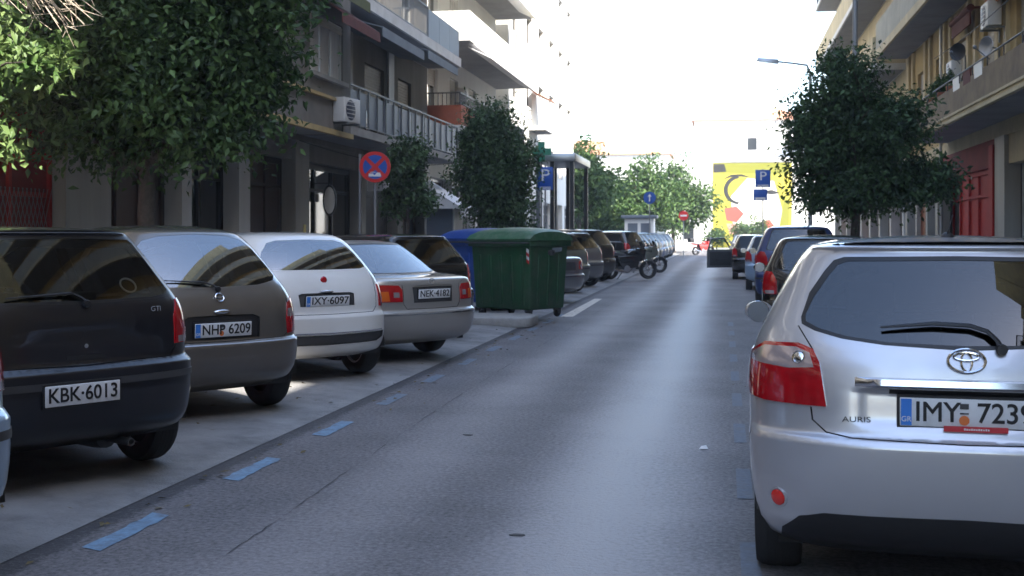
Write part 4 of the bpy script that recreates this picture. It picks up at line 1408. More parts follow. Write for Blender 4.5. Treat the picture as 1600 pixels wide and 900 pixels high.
def street():
    sheet("ground", [(-500, -300), (500, -300), (500, 600), (-500, 600)], -0.03, M['earth'])
    rd = sheet("road", [(-3.3, -70), (KR, -70), (KR, 100), (-3.3, 100)], 0.0, M['asphalt'])
    sheet("cross_road", [(-80, 100.002), (80, 100.002), (80, 112), (-80, 112)], 0.0, M['asphalt'])
    strip_sheet("parking_bay", [KL, -4.4, -3.75, -3.28], [.055, .06, .045, .004], -70, 96, M['bay'])
    # kerbs, cut in one-metre stones
    for nm, x0, x1 in (("kerb", KL - .15, KL), ("kerb", KR, KR + .15)):
        k = tag(empty(nm), kind="structure")
        shared = MB()
        shared.box(0, x1 - x0, .004, .996, 0, .15 + (.03 if x0 < 0 else 0))
        me = shared.mesh("kerbstone", M['kerb'], bevel=.015, seg=1)
        for j in range(4, 60):
            link("kerbstone", me, k, (x0, j, 0), (0, 0, 0))
        m = MB()
        m.box(x0, x1, -70, 4, -.02, .15)
        m.box(x0, x1, 60, 96, -.02, .15)
        tag(m.build("far_kerb", M['kerb'], k), kind="stuff")
    sheet("pavement", [(XL - 3, -70), (KL - .15, -70), (KL - .15, 96), (XL - 3, 96)], .165, M['pave'])
    sheet("pavement", [(KR + .15, -70), (XR + 1, -70), (XR + 1, 96), (KR + .15, 96)], .14, M['pave'])
    # blue dashes
    dash = tag(empty("parking_line"), kind="structure")
    rnd = random.Random(3)
    for i in range(13):
        y = 5.40 + (i - 2) * 1.68
        m = MB()
        w = .06
        n = 9
        vs, fs = [], []
        L = .74 + rnd.uniform(-.08, .06)
        for k in range(n + 1):
            t = k / n
            e = .012 * rnd.uniform(-1, 1)
            vs += [(-3.0 - w + e, y + L * t + .05, .004), (-3.0 + w + e * rnd.uniform(-1, 1), y + L * t, .004)]
        for k in range(n):
            fs.append((2 * k, 2 * k + 1, 2 * k + 3, 2 * k + 2))
        m.add(vs, fs)
        m.build("line_dash", M['blueline'] if i < 5 else M['blueworn'], dash)
    for i in range(9):
        m = MB()
        y = 5.2 + i * 1.9
        m.add([(.08, y, .004), (.17, y, .004), (.17, y + .9, .004), (.08, y + .9, .004)], [(0, 1, 2, 3)])
        m.build("line_dash", M['bluefaint'], dash)
    m = MB()
    m.add([(-2.95, 22.2, .0045), (-2.72, 22.2, .0045), (-2.80, 28.5, .0045), (-2.98, 28.5, .0045)], [(0, 1, 2, 3)])
    m.build("edge_line", M['whiteline'], dash)
    # long joint crack, ragged
    def crack(pts, w, seed, name="road_crack"):
        r = random.Random(seed)
        m = MB()
        vs, fs = [], []
        for i in range(len(pts) - 1):
            (x0, y0), (x1, y1) = pts[i], pts[i + 1]
            n = max(2, int(math.hypot(x1 - x0, y1 - y0) / .09))
            for k in range(n):
                t = k / n
                x, y = x0 + (x1 - x0) * t + r.gauss(0, .004), y0 + (y1 - y0) * t
                ph = math.sin(y * 1.9 + seed) + math.sin(y * 4.7)
                ww = max(0.0004, w * r.uniform(.1, 1.2) * (1 if ph > -.2 else .12))
                vs += [(x - ww, y, .003), (x + ww, y, .003)]
        for k in range(len(vs) // 2 - 1):
            fs.append((2 * k, 2 * k + 1, 2 * k + 3, 2 * k + 2))
        m.add(vs, fs)
        return tag(m.build(name, M['crack'], rd), kind="stuff")
    crack([(-2.28, 3.5), (-2.33, 6), (-2.44, 10), (-2.46, 15), (-2.42, 22), (-2.4, 30)], .0065, 1)
    crack([(-3.29, 3), (-3.28, 30)], .012, 5)
    # small things on the carriageway
    for x, y, s in ((-1.02, 6.05, .035), (-1.9, 9.0, .03)):
        m = MB()
        r = random.Random(int(x * 100))
        m.prism([(x + s * 1.6 * math.cos(a) * r.uniform(.6, 1), y + s * .8 * math.sin(a) * r.uniform(.6, 1)) for a in np.linspace(0, 2 * math.pi, 10)[:-1]], .001, .005)
        tag(m.build("tar_spot", M['crack'], rd), kind="stuff")
    m = MB()
    px, py = at(1099, 8.6)
    m.hexa([(px - .03, py - .02, .004), (px + .035, py - .015, .004), (px + .03, py + .03, .004), (px - .02, py + .025, .004),
            (px - .015, py, .022), (px + .02, py - .004, .03), (px + .015, py + .012, .026), (px - .01, py + .012, .02)])
    tag(m.build("crumpled_paper", M['whiteink']), "scrap of white crumpled paper lying on the asphalt left of the silver hatchback", "litter")
    # low kerbed island before the bins
    m = MB()
    pts = [(-6.6, 19.35), (-3.35, 19.35)] + [(-3.35 + .28 * math.sin(a), 19.63 - .28 * math.cos(a)) for a in np.linspace(.2, math.pi / 2, 6)] + [(-3.07, 20.3), (-3.3, 20.55), (-6.6, 20.55)]
    m.prism(pts, 0.0, .17)
    tag(m.build("kerb_island", M['kerb'], bevel=.025), "low rounded concrete kerb island in front of the green bin", "kerb")


# ================================================================ house fronts
def out_x(side, xf, d):
    return xf - side * d          # side -1: left row (front looks to +x), +1: right row


def wall(mb, side, xf, y0, y1, z0, z1, holes=(), th=.3):
    """front wall with openings (ya, yb, za, zb), front face at xf"""
    ys = sorted({y0, y1, *[h[0] for h in holes], *[h[1] for h in holes]})
    ys = [y for y in ys if y0 <= y <= y1]
    zs = sorted({z0, z1, *[h[2] for h in holes], *[h[3] for h in holes]})
    zs = [z for z in zs if z0 <= z <= z1]
    for i in range(len(ys) - 1):
        k0 = None
        for j in range(len(zs) - 1):
            cy, cz = (ys[i] + ys[i + 1]) / 2, (zs[j] + zs[j + 1]) / 2
            hole = any(h[0] < cy < h[1] and h[2] < cz < h[3] for h in holes)
            if not hole and k0 is None: k0 = zs[j]
            if k0 is not None and (hole or j == len(zs) - 2):
                top = zs[j] if hole else zs[j + 1]
                mb.box(xf, out_x(side, xf, -th), ys[i], ys[i + 1], k0, top)
                k0 = None


WCACHE = {}


def window(par, side, xf, ya, yb, za, zb, kind='glass', fr='frame_white', shutter=0.0, depth=.16, door=False):
    """pane, frame and roller shutter set back in an opening, each an object"""
    w, h = round(yb - ya, 3), round(zb - za, 3)
    key = (w, h, fr, round(shutter, 2), kind)
    if key not in WCACHE:
        p = MB()
        p.box(-.012, .0, -w / 2 + .02, w / 2 - .02, .02, h - .02)
        f = MB()
        t = .055
        f.box(-.02, .045, -w / 2, w / 2, 0, t)
        f.box(-.02, .045, -w / 2, w / 2, h - t, h)
        n = 2 if w > .9 else 1
        if w > 2.2: n = 3
        for k in range(n + 1):
            y = -w / 2 + (w - t) * k / n
            f.box(-.018, .043, y, y + t, t + .001, h - t - .001)
        s = None
        if shutter > 0:
            s = MB()
            nsl = max(2, int(h * shutter / .09))
            for k in range(nsl):
                z1 = h - .03 - k * .09
                s.hexa([(.05, -w / 2 + .03, z1 - .086), (.05, w / 2 - .03, z1 - .086), (.062, w / 2 - .03, z1 - .086), (.062, -w / 2 + .03, z1 - .086),
                        (.05, -w / 2 + .03, z1), (.05, w / 2 - .03, z1), (.075, w / 2 - .03, z1 - .012), (.075, -w / 2 + .03, z1 - .012)])
        WCACHE[key] = (p.mesh("pane", B_[kind]), f.mesh("window_frame", B_[fr]), s.mesh("roller_shutter", B_['shutter']) if s else None)
    pm, fm, sm = WCACHE[key]
    rz = 0 if side < 0 else math.pi
    loc = (out_x(side, xf, -depth), (ya + yb) / 2, za)
    nm = "balcony_door" if door else "window"
    o = link(nm, fm, par, loc, (0, 0, rz))
    link("pane", pm, o)
    if sm: link("roller_shutter", sm, o)
    return o


def bars_rail(par, x, y0, y1, z0, z1, mtl, step=.13, r=.011, ends=None, name="railing"):
    m = MB()
    n = max(1, int((y1 - y0) / step))
    for k in range(n + 1):
        y = y0 + (y1 - y0) * k / n
        m.box(x - r, x + r, y - r, y + r, z0, z1 - .02)
    m.box(x - .025, x + .025, y0 - .02, y1 + .02, z1 - .022, z1 + .022)
    m.box(x - .015, x + .015, y0, y1, z0 + .06, z0 + .085)
    if ends is not None:
        for ye in (y0, y1):
            xa, xb = min(x, ends), max(x, ends)
            nn = max(1, int((xb - xa) / step))
            for k in range(1, nn + 1):
                xx = xa + (xb - xa) * k / nn - .02
                m.box(xx - r, xx + r, ye - r, ye + r, z0, z1 - .02)
            m.box(xa + .03, xb, ye - .02, ye + .02, z1 - .02, z1 + .02)
    return m.build(name, mtl, par)


B_ = {}


def bmats():
    B_.update(
        frame_white=mat("frame_white", (.62, .61, .58), .5),
        frame_dark=mat("frame_dark", (.05, .04, .035), .5),
        frame_brown=mat("frame_brown", (.14, .075, .04), .55, var=.2, vscale=6),
        frame_alu=mat("frame_alu", (.40, .41, .42), .35, .7),
        glass=M['winglass'],
        shutter=mat("shutter", (.34, .30, .24), .6, var=.12, vscale=3),
        curtain=mat("curtain", (.62, .60, .56), .9, var=.2, vscale=5, streak=True),
        dark=mat("dark_recess", (.022, .021, .022), .6, var=.3, vscale=2),
        darkmetal=mat("dark_metal", (.03, .03, .032), .45, .4),
        railgrey=mat("railing_grey", (.16, .175, .19), .5, .3),
        raildark=mat("railing_dark", (.05, .05, .055), .5, .3),
        panelblue=mat("panel_blue_grey", (.12, .145, .19), .5, var=.12, vscale=1.5),
        plasterL=mat("plaster_grey_beige", (.20, .185, .165), .9, var=.2, vscale=1.2, streak=True, bump=.15, bscale=30, dirt=((.10, .095, .085), 1.1, .5)),
        plasterW=mat("plaster_white", (.72, .71, .67), .9, var=.08, vscale=1.0, streak=True),
        plasterO=mat("plaster_ochre", (.50, .37, .165), .9, var=.16, vscale=1.3, streak=True, dirt=((.20, .16, .11), 1.0, .6)),
        plasterO2=mat("plaster_cream", (.56, .47, .29), .9, var=.14, vscale=1.3, streak=True, dirt=((.28, .23, .16), 1.2, .45)),
        parapet=mat("parapet_stained", (.235, .175, .10), .9, var=.25, vscale=1.6, dirt=((.12, .085, .07), 1.7, .7)),
        parapet2=mat("parapet_cream", (.40, .38, .31), .9, var=.14, vscale=1.1, dirt=((.22, .20, .16), 1.4, .5)),
        slab=mat("slab_concrete", (.33, .32, .30), .9, var=.15, vscale=1.4, dirt=((.18, .17, .15), 1.5, .5)),
        slabwhite=mat("slab_white", (.66, .65, .62), .85, var=.1, vscale=1.5, dirt=((.4, .38, .34), 1.8, .4)),
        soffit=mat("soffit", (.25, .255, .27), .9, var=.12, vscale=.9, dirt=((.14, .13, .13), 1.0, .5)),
        marble=mat("pillar_stone", (.30, .285, .255), .6, var=.15, vscale=2.0, streak=True),
        marble2=mat("pillar_stone_pale", (.46, .46, .46), .55, var=.12, vscale=2.0, streak=True),
        red=mat("red_shopfront", (.36, .014, .012), .7, var=.14, vscale=2, spec=.15),
        red2=mat("red_shopfront_dark", (.20, .008, .010), .75, var=.2, vscale=2, spec=.12),
        brown=mat("brown_door", (.30, .105, .045), .55, var=.2, vscale=3, streak=True),
        darkbrown=mat("dark_brown_front", (.06, .038, .03), .5, var=.3, vscale=2, streak=True),
        greyfront=mat("grey_shopfront", (.17, .17, .175), .5, var=.2, vscale=2, streak=True),
        maroon=mat("maroon_awning", (.13, .04, .035), .9, var=.2, vscale=4),
        awnwhite=mat("white_awning", (.74, .74, .74), .85, var=.06, vscale=2),
        awnblue=mat("pale_blue_awning", (.20, .23, .26), .85, var=.14, vscale=2),
        awngreen=mat("olive_awning", (.12, .13, .05), .85, var=.2, vscale=2),
        brick=mat("brick_red_parapet", (.36, .10, .05), .85, var=.18, vscale=3),
        yellow=mat("yellow_plaster", (.72, .62, .28), .85, var=.08, vscale=2),
        acwhite=mat("ac_white", (.62, .62, .60), .5, var=.06, vscale=5, dirt=((.4, .37, .32), 5, .4)),
        acgrille=mat("ac_grille", (.03, .04, .07), .5),
        terracotta=mat("terracotta", (.35, .12, .06), .8),
        rooftile=mat("roof_tile", (.52, .26, .15), .85, var=.2, vscale=2),
        cable=mat("cable", (.03, .03, .03), .7))


def block(name, side, xf, y0, y1, h, label, wallm, depth=12):
    """core of a house: a solid set back behind the front wall"""
    root = empty(name, ((xf - side * -0.0), (y0 + y1) / 2, 0), 0, label, "apartment building")
    root.location = (0, 0, 0)
    m = MB()
    xb = out_x(side, xf, -depth)
    xi = out_x(side, xf, -.62)
    m.box(xi, xb, y0 + .01, y1 - .01, 0, h - .4)
    m.build("house_core", B_['dark'], root)
    w = MB()                                   # gable walls and roof
    w.box(out_x(side, xf, -.301), xb, y0, y0 + .25, 0, h)
    w.box(out_x(side, xf, -.301), xb, y1 - .25, y1, 0, h)
    w.box(xb, out_x(side, xf, -depth - .2), y0, y1, 0, h)
    w.build("gable_wall", wallm, root)
    r = MB()
    r.box(out_x(side, xf, -.05), xb, y0 + .26, y1 - .26, h - .39, h - .1)
    r.build("roof", B_['slab'], root)
    return root


def balcony(root, side, xf, y0, y1, z, d, slabm, t=.22, soff=True):
    m = MB()
    m.box(xf - side * .002, out_x(side, xf, d), y0, y1, z, z + t)
    o = m.build("balcony", slabm, root)
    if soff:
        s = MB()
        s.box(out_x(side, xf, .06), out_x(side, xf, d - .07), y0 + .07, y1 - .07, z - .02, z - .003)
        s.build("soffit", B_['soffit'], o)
    return o


def parapet(root, side, xf, y0, y1, z0, z1, d, mtl, t=.1, name="parapet"):
    m = MB()
    xo, xi = out_x(side, xf, d), out_x(side, xf, d - t)
    m.box(xi, xo, y0, y1, z0, z1)
    m.box(xf - side * .003, xi - side * -.001, y0, y0 + t, z0, z1 - .003)
    m.box(xf - side * .003, xi - side * -.001, y1 - t, y1, z0, z1 - .003)
    return m.build(name, mtl, root)


def generic_floors(root, side, xf, y0, y1, z0, nfl, fh, wallm, slabm, railm, bay=3.4, d=1.25, seed=1, parm=None, par_h=.95, shut=.5):
    """storeys of windows and balcony doors behind long balconies"""
    r = random.Random(seed)
    w = MB()
    n = max(1, int((y1 - y0) / bay))
    bw = (y1 - y0) / n
    for f in range(nfl):
        z = z0 + f * fh
        holes = []
        for k in range(n):
            yc = y0 + (k + .5) * bw
            dd = r.random() < .55
            hw = .75 if dd else .62
            zb = z + .08 if dd else z + .95
            holes.append((yc - hw, yc + hw, zb, z + 2.35))
            window(root, side, xf, yc - hw, yc + hw, zb, z + 2.35, 'curtain' if r.random() < .3 else 'glass',
                   'frame_brown' if r.random() < .4 else 'frame_white', r.choice([0, .35, .55, .85]) if r.random() < shut + .3 else 0, door=dd)
        wall(w, side, xf, y0, y1, z, z + fh, holes)
        gap = r.random() < .4
        segs = [(y0 + .3, y1 - .3)] if not gap else [(y0 + .3, (y0 + y1) / 2 - 1.0), ((y0 + y1) / 2 + 1.0, y1 - .3)]
        for a, b in segs:
            balcony(root, side, xf, a, b, z - .2, d, slabm)
            if parm is not None and r.random() < .6:
                parapet(root, side, xf, a + .02, b - .02, z + .021, z + par_h, d - .02, parm)
            else:
                bars_rail(root, out_x(side, xf, d - .06), a + .05, b - .05, z + .02, z + .98, railm, ends=xf)
    w.build("wall", wallm, root)


def ac_unit(loc, rz, label, s=1.0):
    root = empty("air_conditioner", loc, rz, label, "air conditioner", "air conditioner units on house fronts")
    m = MB()
    m.box(-.40 * s, .40 * s, -.15 * s, .15 * s, 0, .56 * s)
    m.build("casing", B_['acwhite'], root, bevel=.02)
    g = MB()
    g.lathe([(.22 * s, -.158 * s), (.235 * s, -.150 * s), (.235 * s, -.13 * s)], 'y', 20, (-.08 * s, 0, .28 * s))
    g.build("fan_grille", B_['acgrille'], root)
    g = MB()
    for k in range(5):
        g.box(-.3 * s, .14 * s, -.166 * s, -.160 * s, .1 * s + k * .09 * s, .115 * s + k * .09 * s)
    g.build("grille_bars", B_['acwhite'], root)
    b = MB()
    for x in (-.28 * s, .28 * s):
        b.box(x - .02, x + .02, -.18 * s, .26 * s, -.045, -.005)
        b.box(x - .02, x + .02, .225 * s, .26 * s, -.3 * s, -.046)
    b.build("bracket", B_['railgrey'], root)
    return root


def pillar(root, side, xf, ya, yb, z0, z1, d, mtl, name="pillar"):
    m = MB()
    m.box(out_x(side, xf, d), out_x(side, xf, -.25), ya, yb, z0, z1)
    m.box(out_x(side, xf, d + .03), out_x(side, xf, -.2), ya - .03, yb + .03, z0, z0 + .35)
    return m.build(name, mtl, root)


def shopfront(root, side, xf, ya, yb, z0, z1, framem, fill, nd=2, transom=.6, rec=.35, name="shopfront"):
    """recessed front: framed glazing or door leaves"""
    x = out_x(side, xf, -rec)
    f = MB()
    t = .07
    f.box(x, out_x(side, x, .08), ya, yb, z1 - .12, z1)
    f.box(x, out_x(side, x, .078), ya, yb, z1 - transom - t, z1 - transom)
    f.box(x, out_x(side, x, .078), ya, yb, z0, z0 + .18)
    for k in range(nd + 1):
        y = ya + (yb - ya - t) * k / nd
        f.box(x, out_x(side, x, .082), y, y + t, z0 + .001, z1 - .001)
    o = f.build(name, framem, root)
    for k in range(nd):
        y = ya + (yb - ya - t) * k / nd + t
        y2 = ya + (yb - ya - t) * (k + 1) / nd
        for za, zb in ((z0 + .18, z1 - transom - t), (z1 - transom, z1 - .12)):
            p = MB()
            p.box(x, out_x(side, x, .03), y + .003, y2 - .003, za + .003, zb - .003)
            p.build("door_leaf" if fill != 'glass' else "pane", B_[fill] if fill in B_ else fill, o)
    return o


def left_house():
    y0, y1, h = 8.0, 40.6, 24.5
    root = block("apartment_building", -1, XL, y0, y1, h, "grey-beige apartment house on the left with dark shop fronts, blue-grey balcony panels and stone pillars", B_['plasterL'])
    S = -1
    # ground floor: pillars and recessed fronts between them
    zt = 3.75
    pil = [(11.0, 11.7, 'marble'), (17.15, 18.55, 'marble'), (21.2, 21.62, 'marble2'), (23.9, 24.5, 'marble2'), (27.3, 28.25, 'marble'), (32.6, 33.0, 'marble'), (36.4, 37.0, 'marble'), (40.0, 40.58, 'marble')]
    for a, b, m in pil:
        pillar(root, S, XL, a, b, .166, zt, .10, B_[m])
    m = MB()
    m.box(XL - .25, XL + .06, y0, y1, zt + .001, 3.9)
    m.box(XL - .25, XL + .001, 18.6, y1, 3.3, zt)
    m.build("shop_lintel", B_['plasterL'], root)
    m = MB()
    m.box(XL - .02, XL + .16, 11.72, 17.13, 2.75, zt - .002)
    fb = m.build("shop_fascia", B_['red2'], root)
    shopfront(root, S, XL, 8.3, 11.0, .166, 2.75, B_['red'], 'dark', 2)
    shopfront(root, S, XL, 11.72, 17.13, .166, 2.748, B_['red'], 'red2', 5, rec=.2)
    g = MB()                                   # folding grille in front of the red shop
    for k in range(13):
        y = 15.4 + k * .11
        g.tube([(XL - .09, y, .35), (XL - .09, y + .35, 1.3), (XL - .09, y, 2.2)], .005, 4)
        g.tube([(XL - .085, y + .35, .35), (XL - .085, y, 1.3), (XL - .085, y + .35, 2.2)], .005, 4)
    g.build("folding_grille", B_['railgrey'], root)
    shopfront(root, S, XL, 18.57, 21.18, .166, 3.28, B_['darkbrown'], 'darkbrown', 3)
    shopfront(root, S, XL, 21.64, 23.88, .166, 3.28, B_['darkmetal'], 'glass', 2)
    shopfront(root, S, XL, 24.52, 27.28, .166, 3.28, B_['frame_dark'], 'darkbrown', 3)
    shopfront(root, S, XL, 28.27, 32.58, .166, 3.28, B_['darkmetal'], 'glass', 3)
    shopfront(root, S, XL, 33.02, 36.38, .166, 3.28, B_['greyfront'], 'greyfront', 3)
    shopfront(root, S, XL, 37.02, 39.98, .166, 3.28, B_['frame_brown'], 'glass', 2)
    # first floor: closed bay up to y=27.9, then recessed wall behind the balcony
    w = MB()
    bx = XL + 1.25
    holes = [(25.0, 27.3, 5.05, 6.35), (19.0, 21.0, 5.05, 6.35), (13, 15, 5.05, 6.35)]
    wall(w, S, bx, y0 + .3, 27.9, 3.9, 7.2, holes, .2)
    w.box(XL, bx - .201, 27.7, 27.9, 3.9, 7.2)
    w.build("bay_wall", B_['plasterL'], root)
    m = MB()
    m.box(XL + .01, bx - .2, y0 + .3, 27.69, 3.9, 4.05)
    m.build("bay_floor", B_['slab'], root)
    for hh in holes:
        window(root, S, bx, *hh, 'curtain', 'frame_white', .2 if hh[0] > 20 else .5, depth=.08)
        s = MB()
        s.box(bx - .02, bx + .12, hh[0] - .1, hh[1] + .1, hh[2] - .1, hh[2] - .01)
        s.build("window_sill", B_['slab'], root)
        aw = MB()
        aw.hexa([(bx + .01, hh[0] - .2, 6.75), (bx + .8, hh[0] - .2, 6.22), (bx + .8, hh[1] + .35, 6.22), (bx + .01, hh[1] + .35, 6.75),
                 (bx + .01, hh[0] - .2, 6.78), (bx + .8, hh[0] - .2, 6.25), (bx + .8, hh[1] + .35, 6.25), (bx + .01, hh[1] + .35, 6.78)])
        aw.box(bx + .785, bx + .81, hh[0] - .2, hh[1] + .35, 6.02, 6.215)
        aw.build("awning", B_['maroon'], root)
    m = MB()
    m.box(bx - .05, bx + .10, y0 + .3, 27.95, 4.55, 4.62)
    m.box(bx - .05, bx + .06, y0 + .3, 27.95, 3.78, 3.9)
    m.build("bay_moulding", B_['plasterO'], root)
    w = MB()
    h1 = [(29.3, 31.1, 4.15, 6.4), (33.2, 35.2, 4.15, 6.4), (36.8, 38.4, 4.95, 6.4)]
    wall(w, S, XL, 27.9, y1, 3.9, 7.2, h1)
    w.build("wall", B_['plasterL'], root)
    for hh in h1:
        window(root, S, XL, *hh, 'glass', 'frame_dark', .0 if hh[0] < 33 else .6, door=True)
    for ya, yb, mm in ((28.3, 29.1, 'plasterO2'), (31.25, 31.9, 'marble'), (35.5, 36.1, 'marble2')):
        m = MB()
        m.box(XL - .001, XL + .07, ya, yb, 4.13, 7.05)
        m.build("pilaster", B_[mm], root)
    balcony(root, S, XL, 27.91, 40.0, 3.91, 1.25, B_['slab'], t=.2)
    for k in range(8):                                                      # railing of pale panels
        ya = 28.0 + k * 1.49
        p = MB()
        p.box(XL + 1.165, XL + 1.18, ya + .04, ya + 1.45, 4.2, 5.02)
        p.build("railing_panel", B_['panelblue'], root)
    bars_rail(root, XL + 1.2, 27.97, 39.95, 4.112, 5.12, B_['railgrey'], .75, .018, XL)
    p = MB()
    p.box(XL + .1, XL + 1.15, 39.86, 39.88, 4.2, 5.02)
    p.build("railing_panel", B_['panelblue'], root)
    # awning fabric under the second balcony
    for ya, yb, dz, mt in ((28.4, 32.5, .0, 'awnblue'), (33.0, 36.8, .12, 'awnblue'), (23.5, 27.0, .3, 'awngreen')):
        xo = XL + (1.9 if ya > 28 else 2.0)
        x_in = XL + .05 if ya > 28 else bx + .05
        m = MB()
        m.hexa([(x_in, ya, 7.02), (xo, ya, 6.52 + dz), (xo, yb, 6.52 + dz), (x_in, yb, 7.02), (x_in, ya, 7.045), (xo, ya, 6.545 + dz), (xo, yb, 6.545 + dz), (x_in, yb, 7.045)])
        m.box(xo - .01, xo + .01, ya, yb, 6.3 + dz, 6.518 + dz)
        m.build("awning", B_[mt], root)
    # second floor on: long balconies
    w = MB()
    rr = random.Random(5)
    for f in range(5):
        z = 7.42 + f * 3.3
        holes = []
        for k in range(9):
            yc = 10 + k * 3.5
            hh = (yc - .7, yc + .7, z + .1, z + 2.3)
            holes.append(hh)
            window(root, S, XL, *hh, 'glass', 'frame_white', rr.choice([0, .3, .6]), door=True)
        wall(w, S, XL, y0, y1, 7.2 if f == 0 else z - .22, z + 3.08, holes)
        ye = y1 - .05 if f == 0 else y1 - .4
        balcony(root, S, XL, y0 + .3, ye, z - .22, 1.25 if f else 1.2, B_['slabwhite'], t=.3 if f == 0 else .22)
        if f == 0:
            for k in range(3):
                p = MB()
                p.box(XL + 1.1, XL + 1.14, 36.15 + k * 1.45, 36.15 + k * 1.45 + 1.42, z + .085, z + .98)
                p.build("railing_panel", B_['panelblue'], root)
            p = MB()
            p.box(XL + .05, XL + 1.09, ye - .08, ye - .05, z + .085, z + .98)
            p.build("railing_panel", B_['panelblue'], root)
            bars_rail(root, XL + 1.12, y0 + .4, 36.1, z + .082, z + 1.02, B_['railgrey'], .13, .01, XL)
        else:
            bars_rail(root, XL + 1.18, y0 + .4, ye - .05, z + .01, z + .98, B_['railgrey'], .13, .01, XL)
    w.build("wall", B_['plasterL'], root)
    # things fixed to it
    ac_unit((bx + .22, 26.9, 4.08), R(80), "white air conditioner with dark fan at the corner of the left balcony", 1.0)
    l = empty("wall_lantern", (XL + .5, 28.6, 2.35), 0, "white oval hanging sign on a dark bracket by the dark shop doorway", "sign")
    m = MB()
    m.lathe([(.0, -.03), (.13, -.03), (.15, 0), (.13, .03), (.0, .03)], 'y', 20)
    for i in range(len(m.v)): m.v[i] = (m.v[i][0], m.v[i][1], m.v[i][2] * 2.4)
    m.build("sign_board", B_['frame_white'], l)
    m = MB()
    m.tube([(-.6, 0, .42), (0, 0, .42), (0, 0, .34)], .015, 6)
    m.lathe([(.15, -.035), (.175, -.03), (.175, .03), (.15, .035)], 'y', 20, closed=True)
    for i in range(len(m.v)):
        if m.v[i][2] < .3: m.v[i] = (m.v[i][0], m.v[i][1], m.v[i][2] * 2.2)
    m.build("bracket", B_['darkmetal'], l)
    y_ = MB()
    y_.tube([(0, 0, 0), (0, 0, .75)], .035, 8)
    y_.box(-.06, .06, -.09, .09, .2, .55)
    tag(y_.build("wall_box", B_['yellow'], None, loc=(XL + .16, 27.75, 1.0)), "small yellow gas pipe box on the stone pillar beside the dark doorway", "utility box")
    # white shop awnings near the end of the house
    for ya, yb, za, zb, lab in ((33.0, 35.2, 3.45, 2.75, "white sloped shop awning behind the no-stopping sign and small tree"),
                                (38.0, 40.4, 3.35, 2.35, "white sloped shop awning with open end between the small tree and the big dark tree")):
        a = empty("shop_awning", (XL, (ya + yb) / 2, za), 0, lab, "awning", "white shop awnings on the left pavement")
        m = MB()
        d = 1.4 if ya < 36 else 1.75
        cy = (yb - ya) / 2
        m.add([(.12, -cy, 0), (d, -cy, zb - za), (d, cy, zb - za), (.12, cy, 0), (.12, -cy, .03), (d, -cy, zb - za + .03), (d, cy, zb - za + .03), (.12, cy, .03)],
              [(0, 1, 2, 3), (7, 6, 5, 4), (0, 4, 5, 1), (1, 5, 6, 2), (2, 6, 7, 3), (3, 7, 4, 0)])
        m.build("canopy", B_['awnwhite'], a)
        m = MB()
        m.box(d - .012, d + .012, -cy, cy, zb - za - .26, zb - za - .005)
        m.build("valance", B_['awnwhite'], a)
        for sy in (-cy + .006, cy - .006):
            m = MB()
            m.add([(.14, sy - .005, -.02), (d - .02, sy - .005, zb - za - .01), (.14, sy - .005, zb - za - .01), (.14, sy + .005, -.02), (d - .02, sy + .005, zb - za - .01), (.14, sy + .005, zb - za - .01)],
                  [(0, 1, 2), (5, 4, 3), (0, 3, 4, 1), (1, 4, 5, 2), (2, 5, 3, 0)])
            m.build("side_flap", B_['awnwhite'], a)
    k = empty("shop_display", (XL + .95, 39.2, .17), 0, "pale glazed shop booth below the white awning", "display case")
    m = MB()
    m.box(-.5, .5, -.8, .8, 0, .9)
    m.build("base", B_['frame_white'], k)
    m = MB()
    for x in (-.47, .47):
        for y in (-.77, .77):
            m.box(x - .03, x + .03, y - .03, y + .03, .9, 2.2)
    m.box(-.5, .5, -.8, .8, 2.2, 2.28)
    m.build("frame", B_['frame_white'], k)
    m = MB()
    m.box(-.46, .46, -.765, -.755, .91, 2.19)
    m.box(-.46, .46, .755, .765, .91, 2.19)
    m.box(.455, .465, -.74, .74, .91, 2.19)
    m.build("pane", B_['panelblue'], k)


